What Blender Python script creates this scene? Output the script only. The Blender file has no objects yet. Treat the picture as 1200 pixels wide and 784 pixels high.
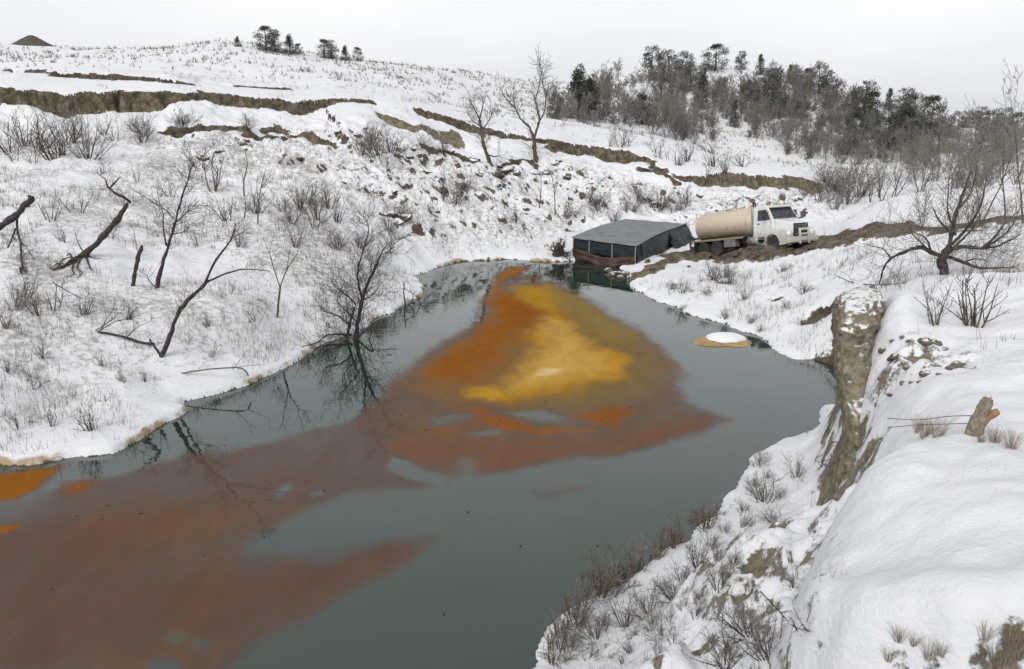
import bpy, bmesh, math, random
import numpy as np
from mathutils import Vector, Matrix

# ------------------------------------------------------------------ camera, world, sun, exposure
scene = bpy.context.scene
CAM_H = 10.0
PITCH = math.radians(15.3)
FOC = 942.0                      # focal length in pixels of a 1200 px wide frame
cam_d = bpy.data.cameras.new('camera')
cam = bpy.data.objects.new('camera', cam_d)
scene.collection.objects.link(cam)
cam.location = (0, 0, CAM_H)
cam.rotation_euler = (math.pi / 2 - PITCH, 0, 0)
cam_d.sensor_width = 36
cam_d.lens = FOC / 1200 * 36
cam_d.clip_start = 0.1
cam_d.clip_end = 5000
scene.camera = cam

world = bpy.data.worlds.new('World')
scene.world = world
world.use_nodes = True
wn, wl = world.node_tree.nodes, world.node_tree.links
wn.clear()
SUN_EL, SUN_AZ = math.radians(42), math.radians(205)
sky = wn.new('ShaderNodeTexSky'); sky.sky_type = 'NISHITA'; sky.sun_disc = False
sky.sun_elevation = SUN_EL; sky.sun_rotation = SUN_AZ
sky.dust_density = 4.0; sky.air_density = 1.0
hs = wn.new('ShaderNodeHueSaturation'); hs.inputs['Saturation'].default_value = 0.25
wl.new(sky.outputs[0], hs.inputs['Color'])
bg1 = wn.new('ShaderNodeBackground'); bg1.inputs['Strength'].default_value = 0.05
wl.new(hs.outputs[0], bg1.inputs['Color'])
# an even overcast layer with very soft cloud
tc = wn.new('ShaderNodeTexCoord'); mp = wn.new('ShaderNodeMapping')
mp.inputs['Scale'].default_value = (1.2, 1.2, 4.0)
wl.new(tc.outputs['Generated'], mp.inputs['Vector'])
nz = wn.new('ShaderNodeTexNoise'); nz.inputs['Scale'].default_value = 1.6; nz.inputs['Detail'].default_value = 5
wl.new(mp.outputs[0], nz.inputs['Vector'])
rp = wn.new('ShaderNodeValToRGB')
rp.color_ramp.elements[0].position = 0.3; rp.color_ramp.elements[0].color = (0.70, 0.72, 0.765, 1)
rp.color_ramp.elements[1].position = 0.7; rp.color_ramp.elements[1].color = (0.85, 0.85, 0.85, 1)
wl.new(nz.outputs['Fac'], rp.inputs['Fac'])
sxw = wn.new('ShaderNodeSeparateXYZ'); wl.new(tc.outputs['Generated'], sxw.inputs[0])
mrw = wn.new('ShaderNodeMapRange'); mrw.interpolation_type = 'SMOOTHSTEP'; mrw.inputs['From Min'].default_value = .08; mrw.inputs['From Max'].default_value = .65
mrw.inputs['To Min'].default_value = 1.0; mrw.inputs['To Max'].default_value = .58; wl.new(sxw.outputs['Z'], mrw.inputs['Value'])
mxw = wn.new('ShaderNodeVectorMath'); mxw.operation = 'SCALE'; wl.new(rp.outputs[0], mxw.inputs[0]); wl.new(mrw.outputs[0], mxw.inputs['Scale'])
bg2 = wn.new('ShaderNodeBackground'); bg2.inputs['Strength'].default_value = 0.965
wl.new(mxw.outputs[0], bg2.inputs['Color'])
ad = wn.new('ShaderNodeAddShader'); wo = wn.new('ShaderNodeOutputWorld')
wl.new(bg1.outputs[0], ad.inputs[0]); wl.new(bg2.outputs[0], ad.inputs[1]); wl.new(ad.outputs[0], wo.inputs['Surface'])

sun_d = bpy.data.lights.new('sun', 'SUN'); sun = bpy.data.objects.new('sun', sun_d)
scene.collection.objects.link(sun)
sun_d.energy = 1.5; sun_d.angle = math.radians(24); sun_d.color = (1.0, 0.97, 0.93)
sv = Vector((math.sin(SUN_AZ) * math.cos(SUN_EL), math.cos(SUN_AZ) * math.cos(SUN_EL), math.sin(SUN_EL)))
sun.rotation_euler = sv.to_track_quat('Z', 'Y').to_euler()

scene.view_settings.view_transform = 'Standard'
scene.view_settings.look = 'None'
scene.view_settings.exposure = 0.0
scene.view_settings.gamma = 1.0
scene.view_settings.use_curve_mapping = False

# ------------------------------------------------------------------ helpers: survey of points, noise, meshes
C = scene.collection
R = random.Random(7)
SP, CP = math.sin(PITCH), math.cos(PITCH)

def ray(px, py):
    """direction of a sight line with unit forward (y) component"""
    a = (np.asarray(px, float) - 600) / FOC
    b = (392 - np.asarray(py, float)) / FOC
    dy = CP + b * SP
    return a / dy, (-SP + b * CP) / dy

def P(px, py, Y):
    u, s = ray(px, py)
    return np.array([u * Y, Y, CAM_H + s * Y])

def W0(px, py, z=0.0):
    u, s = ray(px, py)
    Y = (z - CAM_H) / s
    return (float(u * Y), float(Y))

def hash2(ix, iy, seed):
    h = (ix.astype(np.int64) * 374761393 + iy.astype(np.int64) * 668265263 + seed * 974634777) & 0x7fffffff
    h = ((h ^ (h >> 13)) * 1274126177) & 0x7fffffff
    h = (h ^ (h >> 16)) & 0xffff
    return h / 65535.0

def vnoise(x, y, seed=0):
    ix, iy = np.floor(x), np.floor(y)
    fx, fy = x - ix, y - iy
    fx = fx * fx * fx * (fx * (fx * 6 - 15) + 10); fy = fy * fy * fy * (fy * (fy * 6 - 15) + 10)
    a = hash2(ix, iy, seed); b = hash2(ix + 1, iy, seed); c = hash2(ix, iy + 1, seed); d = hash2(ix + 1, iy + 1, seed)
    return a + (b - a) * fx + (c - a) * fy + (a - b - c + d) * fx * fy

def fbm(x, y, wl=1.0, oct=4, seed=0, gain=0.5):
    """zero mean, about -1..1"""
    s = 0; amp = 1; tot = 0; f = 1.0 / wl
    for o in range(oct):
        ca, sa = math.cos(o * 1.1 + .4), math.sin(o * 1.1 + .4)
        s = s + amp * (vnoise((x * ca - y * sa) * f + 13.7 * o, (x * sa + y * ca) * f - 7.1 * o, seed + o) * 2 - 1)
        tot += amp; amp *= gain; f *= 2.03
    return s / tot * 1.6

def sst(a, b, x):
    t = np.clip((x - a) / (b - a), 0, 1)
    return t * t * (3 - 2 * t)

def seg_dist(x, y, pts, closed=False):
    """distance to a polyline, side (+ = left of travel), and arc position 0..1"""
    n = len(pts)
    best = np.full(x.shape, 1e9); side = np.zeros(x.shape); arc = np.zeros(x.shape)
    L = [math.dist(pts[i][:2], pts[(i + 1) % n][:2]) for i in range(n if closed else n - 1)]
    tot = sum(L); acc = 0
    for i in range(n if closed else n - 1):
        ax, ay = pts[i][:2]; bx, by = pts[(i + 1) % n][:2]
        dx, dy = bx - ax, by - ay
        t = np.clip(((x - ax) * dx + (y - ay) * dy) / (dx * dx + dy * dy + 1e-9), 0, 1)
        d = np.hypot(x - ax - t * dx, y - ay - t * dy)
        m = d < best
        best = np.where(m, d, best)
        side = np.where(m, np.sign(dx * (y - ay) - dy * (x - ax)), side)
        arc = np.where(m, (acc + t * L[i]) / tot, arc)
        acc += L[i]
    return best, side, arc

def inside(x, y, poly):
    c = np.zeros(x.shape, bool); n = len(poly)
    for i in range(n):
        x1, y1 = poly[i][:2]; x2, y2 = poly[(i + 1) % n][:2]
        if y1 == y2: continue
        c ^= ((y1 > y) != (y2 > y)) & (x < (x2 - x1) * (y - y1) / (y2 - y1) + x1)
    return c

def sdf(x, y, poly):
    """positive outside"""
    d, _, _ = seg_dist(x, y, poly, True)
    return np.where(inside(x, y, poly), -d, d)

class MB:
    def __init__(s): s.v = []; s.f = []
    def add(s, vs, fs):
        o = len(s.v); s.v.extend(vs); s.f.extend([tuple(i + o for i in f) for f in fs])
    def box(s, x0, x1, y0, y1, z0, z1):
        s.add([(x0, y0, z0), (x1, y0, z0), (x1, y1, z0), (x0, y1, z0), (x0, y0, z1), (x1, y0, z1), (x1, y1, z1), (x0, y1, z1)],
              [(0, 3, 2, 1), (4, 5, 6, 7), (0, 1, 5, 4), (1, 2, 6, 5), (2, 3, 7, 6), (3, 0, 4, 7)])
    def prism(s, prof, w0, w1=None, axis='y'):
        """profile of (x,z[,halfwidth]) extruded along y"""
        n = len(prof); vs = []
        for sgn in (-1, 1):
            for p in prof:
                hw = p[2] if len(p) > 2 else None
                y = (sgn * hw) if hw is not None else (w0 if sgn < 0 else w1)
                vs.append((p[0], y, p[1]))
        fs = [tuple(range(n)), tuple(range(2 * n - 1, n - 1, -1))]
        for i in range(n):
            j = (i + 1) % n
            fs.append((i, i + n, j + n, j))
        s.add(vs, fs)
    def tube(s, pts, rad, n=5, cap=True):
        pts = [Vector(p) for p in pts]
        if not hasattr(rad, '__len__'): rad = [rad] * len(pts)
        vs = []; fs = []
        t0 = (pts[1] - pts[0]).normalized()
        ref = Vector((0, 0, 1)) if abs(t0.z) < .9 else Vector((1, 0, 0))
        nrm = t0.cross(ref).normalized()
        for i, p in enumerate(pts):
            t = (pts[min(i + 1, len(pts) - 1)] - pts[max(i - 1, 0)])
            if t.length < 1e-9: t = t0
            t.normalize()
            nrm = (nrm - t * nrm.dot(t))
            if nrm.length < 1e-6: nrm = t.orthogonal()
            nrm.normalize(); bn = t.cross(nrm)
            for k in range(n):
                a = 2 * math.pi * k / n
                q = p + (nrm * math.cos(a) + bn * math.sin(a)) * rad[i]
                vs.append((q.x, q.y, q.z))
        for i in range(len(pts) - 1):
            for k in range(n):
                k2 = (k + 1) % n
                fs.append((i * n + k, i * n + k2, (i + 1) * n + k2, (i + 1) * n + k))
        if cap:
            fs.append(tuple(reversed(range(n)))); fs.append(tuple(range((len(pts) - 1) * n, len(pts) * n)))
        s.add(vs, fs)
    def lathe(s, prof, n=20, axis='y', c=(0, 0, 0)):
        """prof of (axial, radius)"""
        vs = []; fs = []
        for a, r in prof:
            for k in range(n):
                t = 2 * math.pi * k / n; p, q = r * math.cos(t), r * math.sin(t)
                vs.append({'y': (c[0] + p, c[1] + a, c[2] + q), 'x': (c[0] + a, c[1] + p, c[2] + q), 'z': (c[0] + p, c[1] + q, c[2] + a)}[axis])
        m = len(prof)
        for i in range(m - 1):
            for k in range(n):
                k2 = (k + 1) % n
                fs.append((i * n + k, i * n + k2, (i + 1) * n + k2, (i + 1) * n + k))
        if prof[0][1] > 1e-6: fs.append(tuple(range(n)))
        if prof[-1][1] > 1e-6: fs.append(tuple(range((m - 1) * n, m * n)))
        s.add(vs, fs)
    def mesh(s, name, mat, smooth=False):
        me = bpy.data.meshes.new(name); me.from_pydata(s.v, [], s.f)
        if mat: me.materials.append(mat)
        if smooth: me.polygons.foreach_set('use_smooth', [True] * len(me.polygons))
        me.update(); return me
    def build(s, name, mat, parent=None, smooth=False, fix=False, bevel=0):
        me = s.mesh(name, mat, smooth)
        if fix:
            bm = bmesh.new(); bm.from_mesh(me); bmesh.ops.recalc_face_normals(bm, faces=bm.faces); bm.to_mesh(me); bm.free()
        o = link(name, me, parent)
        if bevel:
            b = o.modifiers.new('bevel', 'BEVEL'); b.width = bevel; b.segments = 2; b.limit_method = 'ANGLE'
        return o

def link(name, data, parent=None):
    o = bpy.data.objects.new(name, data); C.objects.link(o)
    if parent is not None: o.parent = parent
    return o

def tag(o, label=None, cat=None, group=None, kind=None):
    if label: o['label'] = label
    if cat: o['category'] = cat
    if group: o['group'] = group
    if kind: o['kind'] = kind
    return o

def thing(name, label, cat, loc=(0, 0, 0), rz=0, group=None):
    o = link(name, None); o.location = loc; o.rotation_euler = (0, 0, rz)
    o.empty_display_size = .2
    return tag(o, label, cat, group)

def place_copy(name, parts, loc, rz, sc, label, cat, group, tilt=(0, 0)):
    """a thing made of shared part meshes [(name, mesh), ...]"""
    o = thing(name, label, cat, loc, rz, group)
    o.rotation_euler = (tilt[0], tilt[1], rz)
    o.scale = sc if hasattr(sc, '__len__') else (sc, sc, sc)
    for n, me in parts:
        c = link(n, me, o)
        if n == 'twigs': c['kind'] = 'stuff'
    return o

# ------------------------------------------------------------------ materials
def new_mat(name):
    m = bpy.data.materials.new(name); m.use_nodes = True
    nt = m.node_tree; b = nt.nodes['Principled BSDF']
    return m, nt, nt.nodes, nt.links, b

def ramp(n, l, src, stops):
    r = n.new('ShaderNodeValToRGB'); e = r.color_ramp.elements
    while len(e) < len(stops): e.new(0.5)
    for i, (p, c) in enumerate(stops):
        e[i].position = p; e[i].color = (*c, 1)
    l.new(src, r.inputs['Fac']); return r.outputs['Color']

def noise(n, l, scale, detail=5, rough=.55, vec=None):
    t = n.new('ShaderNodeTexNoise'); t.inputs['Scale'].default_value = scale
    t.inputs['Detail'].default_value = detail; t.inputs['Roughness'].default_value = rough
    if vec is not None: l.new(vec, t.inputs['Vector'])
    return t.outputs['Fac']

def math_n(n, l, op, a, b=None, c=None, clamp=False):
    m = n.new('ShaderNodeMath'); m.operation = op; m.use_clamp = clamp
    for i, v in enumerate((a, b, c)):
        if v is None: continue
        if isinstance(v, (int, float)): m.inputs[i].default_value = v
        else: l.new(v, m.inputs[i])
    return m.outputs[0]

def mixc(n, l, f, a, b):
    m = n.new('ShaderNodeMix'); m.data_type = 'RGBA'
    for k, v in ((0, f), (6, a), (7, b)):
        if isinstance(v, (int, float)): m.inputs[k].default_value = v
        elif isinstance(v, tuple): m.inputs[k].default_value = (*v, 1)
        else: l.new(v, m.inputs[k])
    return m.outputs[2]

def smooth_n(n, l, src, lo, hi):
    m = n.new('ShaderNodeMapRange'); m.interpolation_type = 'SMOOTHSTEP'
    m.inputs['From Min'].default_value = lo; m.inputs['From Max'].default_value = hi
    l.new(src, m.inputs['Value']); return m.outputs[0]

def bump(n, l, b, h, strength, dist):
    x = n.new('ShaderNodeBump'); x.inputs['Strength'].default_value = strength; x.inputs['Distance'].default_value = dist
    l.new(h, x.inputs['Height']); l.new(x.outputs[0], b.inputs['Normal'])

def simple(name, c1, c2, scale=6, rough=.7, metal=0, bmp=0.0, detail=6, coords='Object', spec=.5):
    m, nt, n, l, b = new_mat(name)
    t = n.new('ShaderNodeTexCoord')
    f = noise(n, l, scale, detail, .6, t.outputs[coords])
    l.new(ramp(n, l, f, [(.35, c1), (.65, c2)]), b.inputs['Base Color'])
    b.inputs['Roughness'].default_value = rough; b.inputs['Metallic'].default_value = metal
    b.inputs['Specular IOR Level'].default_value = spec
    if bmp: bump(n, l, b, f, bmp, .05)
    return m

SNOW = (.785, .797, .815)
def snow_top(name, c1, c2, scale=6, lo=.45, hi=.75, bmp=.5):
    """a rough surface with settled snow where it faces up"""
    m, nt, n, l, b = new_mat(name)
    t = n.new('ShaderNodeTexCoord'); g = n.new('ShaderNodeNewGeometry')
    f = noise(n, l, scale, 8, .65, t.outputs['Object'])
    col = ramp(n, l, f, [(.3, c1), (.7, c2)])
    sx = n.new('ShaderNodeSeparateXYZ'); l.new(g.outputs['Normal'], sx.inputs[0])
    f2 = noise(n, l, scale * .8, 4, .6, t.outputs['Object'])
    k = math_n(n, l, 'MULTIPLY_ADD', math_n(n, l, 'SUBTRACT', f2, .5), 1.1, sx.outputs['Z'])
    k = smooth_n(n, l, k, lo, hi)
    l.new(mixc(n, l, k, col, SNOW), b.inputs['Base Color'])
    b.inputs['Roughness'].default_value = .9; b.inputs['Specular IOR Level'].default_value = .2
    bump(n, l, b, f, bmp, .06)
    return m

def make_ground_mat():
    m, nt, n, l, b = new_mat('snowy_ground')
    g = n.new('ShaderNodeNewGeometry'); pos = g.outputs['Position']
    at = n.new('ShaderNodeAttribute'); at.attribute_name = 'cover'
    sp = n.new('ShaderNodeSeparateColor'); l.new(at.outputs['Color'], sp.inputs[0])
    soil, tan, stain, thin = sp.outputs[0], sp.outputs[1], sp.outputs[2], at.outputs['Alpha']
    n_big = noise(n, l, .7, 6, .6, pos); n_mid = noise(n, l, 3.5, 8, .65, pos); n_fine = noise(n, l, 16, 6, .7, pos)
    # bare earth
    n_lump = noise(n, l, 1.6, 7, .68, pos)
    n_e = math_n(n, l, 'ADD', math_n(n, l, 'MULTIPLY', n_lump, .6), math_n(n, l, 'MULTIPLY', n_mid, .4))
    brown = ramp(n, l, n_e, [(.34, (.020, .016, .012)), (.48, (.075, .057, .040)), (.62, (.20, .16, .115))])
    clay = ramp(n, l, n_e, [(.34, (.075, .065, .045)), (.48, (.19, .167, .115)), (.62, (.36, .32, .235))])
    earth = mixc(n, l, tan, brown, clay)
    ke = n_fine
    earth = mixc(n, l, math_n(n, l, 'MULTIPLY', smooth_n(n, l, ke, .52, .66), .45), earth, (.045, .037, .028))
    # snow with slightly uneven whiteness, thin crust lets the litter below show
    snow = ramp(n, l, n_big, [(.3, (.72, .733, .755)), (.7, SNOW)])
    th = math_n(n, l, 'ADD', math_n(n, l, 'MULTIPLY', n_mid, .65), math_n(n, l, 'MULTIPLY', n_fine, .45))
    th = math_n(n, l, 'ADD', th, math_n(n, l, 'MULTIPLY', thin, .30))
    litter = ramp(n, l, n_fine, [(.35, (.16, .14, .12)), (.65, (.34, .31, .28))])
    snow = mixc(n, l, math_n(n, l, 'MULTIPLY', smooth_n(n, l, th, .70, .86), .72), snow, litter)
    # ochre stained ice along the waterline
    st = math_n(n, l, 'MULTIPLY_ADD', math_n(n, l, 'SUBTRACT', n_mid, .5), .9, stain)
    st = smooth_n(n, l, st, .35, .75)
    och = ramp(n, l, n_fine, [(.3, (.22, .15, .065)), (.7, (.46, .35, .19))])
    snow = mixc(n, l, math_n(n, l, 'MULTIPLY', st, .9), snow, och)
    k = math_n(n, l, 'MULTIPLY_ADD', math_n(n, l, 'SUBTRACT', n_mid, .5), 1.0, soil)
    k = math_n(n, l, 'MULTIPLY_ADD', math_n(n, l, 'SUBTRACT', n_lump, .5), 1.5, k)
    k = math_n(n, l, 'MULTIPLY_ADD', math_n(n, l, 'SUBTRACT', n_fine, .5), .5, k)
    k = smooth_n(n, l, k, .42, .58)
    l.new(mixc(n, l, k, snow, earth), b.inputs['Base Color'])
    b.inputs['Roughness'].default_value = .85; b.inputs['Specular IOR Level'].default_value = .25
    h = math_n(n, l, 'ADD', math_n(n, l, 'MULTIPLY', n_mid, 1.0), math_n(n, l, 'MULTIPLY', n_fine, .35))
    h = math_n(n, l, 'ADD', h, math_n(n, l, 'MULTIPLY', n_big, 1.2))
    h = math_n(n, l, 'MULTIPLY', h, math_n(n, l, 'MULTIPLY_ADD', k, 2.4, .5))
    bump(n, l, b, h, .55, .22)
    return m

def make_water_mat():
    m, nt, n, l, b = new_mat('pond_water')
    g = n.new('ShaderNodeNewGeometry'); pos = g.outputs['Position']
    at = n.new('ShaderNodeAttribute'); at.attribute_name = 'film'
    mp = n.new('ShaderNodeMapping'); mp.inputs['Rotation'].default_value = (0, 0, .15); mp.inputs['Scale'].default_value = (1, .55, 1)
    l.new(pos, mp.inputs['Vector'])
    def swirl(scale, detail, rough, dist, vec):
        q = n.new('ShaderNodeTexNoise'); q.inputs['Scale'].default_value = scale; q.inputs['Detail'].default_value = detail
        q.inputs['Roughness'].default_value = rough; q.inputs['Distortion'].default_value = dist; l.new(vec, q.inputs['Vector']); return q.outputs['Fac']
    n1 = swirl(.42, 9, .58, .9, mp.outputs[0]); n2 = swirl(1.5, 8, .6, .45, mp.outputs[0]); n3 = noise(n, l, 14, 5, .7, mp.outputs[0])
    edge = smooth_n(n, l, at.outputs['Alpha'], .02, .25)
    solid = smooth_n(n, l, at.outputs['Alpha'], .80, .97)
    amp = math_n(n, l, 'MULTIPLY_ADD', solid, -.55, .75)
    f = math_n(n, l, 'MULTIPLY_ADD', math_n(n, l, 'SUBTRACT', n1, .5), amp, at.outputs['Alpha'])
    f = math_n(n, l, 'MULTIPLY_ADD', math_n(n, l, 'SUBTRACT', n2, .5), math_n(n, l, 'MULTIPLY', amp, .7), f)
    f = math_n(n, l, 'MULTIPLY', f, edge, clamp=True)
    n4 = swirl(.16, 6, .6, 1.2, mp.outputs[0])
    thin_ = math_n(n, l, 'MULTIPLY', math_n(n, l, 'SUBTRACT', 1.0, smooth_n(n, l, at.outputs['Alpha'], .80, .93)), .55)
    tint = ramp(n, l, n4, [(.36, (.108, .088, .086)), (.5, (.120, .078, .062)), (.62, (.16, .092, .048))])
    fcol = mixc(n, l, thin_, at.outputs['Color'], tint)
    dark = mixc(n, l, math_n(n, l, 'MULTIPLY_ADD', solid, -.18, .34), fcol, (.08, .045, .025))
    col = mixc(n, l, smooth_n(n, l, n2, .36, .62), dark, fcol)
    # thin dusty scum drawn out along the flow
    sc_ = math_n(n, l, 'ABSOLUTE', math_n(n, l, 'SUBTRACT', n1, .52))
    sc_ = math_n(n, l, 'MULTIPLY', smooth_n(n, l, sc_, .035, .0), smooth_n(n, l, n2, .45, .65))
    col = mixc(n, l, math_n(n, l, 'MULTIPLY', sc_, .05), col, (.26, .21, .16))
    col = mixc(n, l, math_n(n, l, 'MULTIPLY', smooth_n(n, l, n3, .60, .70), .45), col, (.06, .035, .022))
    b.inputs['Base Color'].default_value = (.013, .032, .021, 1)
    b.inputs['Roughness'].default_value = .03; b.inputs['IOR'].default_value = 1.95
    w = noise(n, l, 1.4, 3, .5, pos)
    bp = n.new('ShaderNodeBump'); bp.inputs['Strength'].default_value = .09; bp.inputs['Distance'].default_value = .05
    l.new(w, bp.inputs['Height']); l.new(bp.outputs[0], b.inputs['Normal'])
    fb = n.new('ShaderNodeBsdfPrincipled'); l.new(col, fb.inputs['Base Color'])
    fb.inputs['Roughness'].default_value = .38; fb.inputs['Specular IOR Level'].default_value = 0.0
    mx = n.new('ShaderNodeMixShader'); l.new(f, mx.inputs[0]); l.new(b.outputs[0], mx.inputs[1]); l.new(fb.outputs[0], mx.inputs[2])
    l.new(mx.outputs[0], n['Material Output'].inputs['Surface'])
    return m

M = {}
M['ground'] = make_ground_mat()
M['water'] = make_water_mat()
M['bark'] = simple('bark', (.030, .024, .024), (.085, .072, .066), 9, .9, bmp=.6, spec=.2)
M['bark_grey'] = simple('grey_bark', (.10, .09, .08), (.22, .20, .175), 7, .9, bmp=.6, spec=.2)
M['bark_brown'] = simple('brown_bark', (.055, .042, .032), (.14, .11, .085), 8, .9, bmp=.6, spec=.2)
M['twig'] = simple('twig', (.045, .036, .033), (.11, .092, .08), 5, .9, spec=.2)
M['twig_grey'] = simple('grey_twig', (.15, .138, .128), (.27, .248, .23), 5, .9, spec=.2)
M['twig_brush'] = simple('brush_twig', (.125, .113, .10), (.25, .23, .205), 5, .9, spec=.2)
M['twig_red'] = simple('red_brown_twig', (.075, .045, .032), (.17, .115, .08), 5, .9, spec=.2)
M['needle'] = simple('juniper_needle', (.034, .040, .030), (.095, .102, .078), 1.2, .85, spec=.2)
M['needle_haze'] = simple('hazed_juniper_needle', (.075, .08, .07), (.17, .172, .152), 1.0, .85, spec=.2)  # distance haze put into the needle colour, paler and greyer
M['straw'] = simple('dry_straw', (.22, .18, .13), (.42, .36, .27), 3, .9, coords='Generated', spec=.2)
M['weed'] = simple('dead_weed', (.085, .07, .06), (.22, .19, .16), .8, .9, spec=.2)
M['bank_weed'] = simple('bank_weed', (.07, .055, .045), (.19, .155, .125), 1.5, .9, spec=.2)
M['clod'] = snow_top('earth_clod', (.035, .028, .022), (.13, .105, .08), 3.5, .55, .95)
M['mud'] = simple('churned_mud', (.045, .034, .024), (.15, .115, .08), 4, .8, bmp=.6)
M['stone'] = snow_top('clay_stone', (.07, .062, .045), (.19, .17, .125), 6, .75, 1.05)
M['snowcap'] = simple('settled_snow', (.78, .795, .83), SNOW, 3, .85, bmp=.25, spec=.25)

# ------------------------------------------------------------------ terrain
OY = 14.0
rows = np.concatenate([np.arange(6, 17, .35), np.arange(17, 44, .095), np.arange(44, 70, .15), np.arange(70, 106, .15), np.arange(106, 122, .3),
                       np.arange(122, 225, .9), np.geomspace(225, 1400, 45)])
thc = np.radians(np.concatenate([np.linspace(-82, -37, 46)[:-1], np.arange(-37, 37.01, .118), np.linspace(37, 82, 46)[1:]]))
RR, TT = np.meshgrid(rows, thc, indexing='ij')
GX, GY = RR * np.sin(TT), RR * np.cos(TT) - OY

def to_uv(x, y):
    r = np.hypot(x, y + OY)
    return np.arctan2(x, y + OY) * 2.2, np.log(r)

ctl = []
def cp(*pts):
    for p in pts: ctl.append(P(*p))
def cw(*pts):
    for p in pts: ctl.append(np.array(p, float))
# left valley side, west to east, from the shore up to the skyline
cp((0, 450, 25), (0, 350, 31), (0, 250, 42), (0, 180, 56), (0, 135, 66), (0, 110, 68), (0, 88, 88), (0, 64, 130), (0, 54, 160))
cp((-150, 350, 30), (-150, 200, 50), (-150, 110, 68), (-150, 60, 140))
cp((100, 480, 25.5), (100, 400, 28.5), (100, 300, 37), (100, 220, 50), (100, 160, 62), (100, 112, 71), (100, 85, 95), (100, 56, 160))
cp((200, 420, 29), (200, 340, 35), (200, 260, 46), (200, 200, 57), (200, 150, 67), (200, 112, 73), (200, 88, 98), (200, 58, 150), (260, 50, 150))
cp((300, 400, 32), (300, 320, 38.5), (300, 250, 49), (300, 190, 61), (300, 150, 70), (300, 122, 76), (300, 90, 104), (310, 55, 150))
cp((400, 340, 40), (400, 280, 48), (400, 220, 58), (400, 165, 71), (400, 122, 80), (400, 93, 110), (400, 71, 150))
cp((480, 290, 53), (480, 230, 61), (480, 180, 72), (480, 133, 83), (480, 105, 112), (480, 79, 155))
cp((560, 275, 60), (560, 220, 68), (560, 185, 77), (560, 155, 86), (560, 125, 115), (560, 87, 165))
cp((640, 265, 66), (640, 215, 76), (640, 170, 86), (660, 142, 108), (650, 100, 170))
cp((710, 240, 72), (710, 200, 80), (710, 180, 85), (710, 152, 108))
cp((780, 245, 72), (790, 213, 79), (790, 197, 82), (780, 166, 106), (780, 150, 125))
cp((860, 240, 70), (860, 214, 78), (860, 182, 98), (930, 195, 92), (965, 215, 86), (985, 228, 80))
# wooded hill behind
cp((700, 135, 130), (700, 100, 165), (740, 92, 180), (780, 82, 190), (840, 76, 192), (900, 84, 190), (960, 100, 187), (1010, 116, 183), (1060, 129, 180), (1110, 139, 178))
cp((850, 185, 122), (850, 150, 145), (850, 110, 170), (960, 192, 118), (960, 150, 148), (960, 125, 165), (1050, 195, 112), (1050, 165, 140), (1150, 193, 105), (1150, 165, 145), (1200, 160, 150), (1200, 192, 100))
cw((60, 210, 12), (30, 230, 16), (0, 220, 15), (-60, 210, 16), (110, 240, 9), (150, 150, 8), (-130, 180, 17))
# beyond the crests
cw((0, 400, 8), (-200, 400, 10), (200, 400, 8.0), (400, 300, 8), (-400, 200, 14), (0, 1000, 8), (-800, 900, 8), (800, 900, 9.5), (300, 700, 9), (-300, 80, 14), (300, 80, 8), (90, 80, 5), (-90, 60, 9), (-70, 30, 6), (-60, 24, 2), (200, 20, 8), (80, 30, 7))
# right bench with the track
cp((700, 290, 64), (760, 275, 65), (815, 300, 55), (850, 305, 52), (905, 296, 49.3), (950, 290, 48.5), (1000, 277, 46), (1100, 266, 43.5), (1200, 252, 42), (1350, 240, 40))
cp((860, 255, 66), (940, 250, 60), (985, 262, 55))
cp((1000, 252, 53), (1050, 231, 52), (1120, 222, 53), (1200, 216, 54))
cw((38, 70, 3.0), (30, 72, 2.6), (50, 75, 3.4))
cp((800, 330, 46), (850, 345, 42), (900, 330, 44.5), (900, 375, 37.5), (950, 320, 42.5), (950, 360, 37), (1000, 320, 39), (1000, 300, 42), (940, 400, 34), (1040, 330, 31), (1100, 322, 31), (1100, 295, 37), (1200, 320, 29), (1200, 290, 34), (1350, 320, 28))
cp((960, 395, 30.5), (985, 350, 28))
# near bluff
cp((1000, 352, 21.5), (1060, 345, 21), (1130, 345, 21), (1200, 332, 21), (1350, 320, 20), (1035, 420, 17.4), (1060, 430, 16.6), (1100, 400, 17), (1200, 400, 16), (1100, 450, 14), (1200, 470, 12.5), (1045, 480, 15), (1050, 540, 12.2))
cp((965, 500, 19.3), (975, 560, 16.4), (960, 600, 14.2), (930, 560, 17.6), (930, 520, 20.3), (890, 600, 16.1))
cp((1000, 600, 9.6), (1060, 540, 10.8), (1100, 520, 11.0), (1150, 508, 10.9), (1200, 520, 10.5), (1100, 620, 8.2), (1000, 660, 8.3), (1200, 650, 7.3), (1000, 700, 7.5), (1100, 700, 6.9), (1200, 700, 6.6), (1320, 690, 6.4), (1330, 560, 9.5), (970, 784, 6.4), (1100, 784, 6.0), (1250, 784, 5.7))
cw((1.5, 3.2, 6.6), (3.5, 3.6, 6.3), (6, 3.4, 6.5))
cp((920, 640, 10.6), (900, 700, 9.3), (880, 784, 7.4), (800, 784, 9.4), (800, 700, 12.4), (850, 650, 12.9), (740, 740, 12.2))
cw((0, 0, 8.3), (1.5, 1.5, 8.0), (0, -6, 8.5), (-4, 0, 7.6), (-6, -6, 8), (-1.5, 4, 5.4), (0.6, 6, 4.2), (2.5, 1.2, 8.1), (6, 0, 8.3), (12, 2, 7.6), (12, 8, 6.0), (-1.5, 8, 2.4), (20, 10, 6.5), (-14, -5, 3.0), (4, -8, 8.6), (-30, -10, 4), (40, -5, 9))

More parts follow.
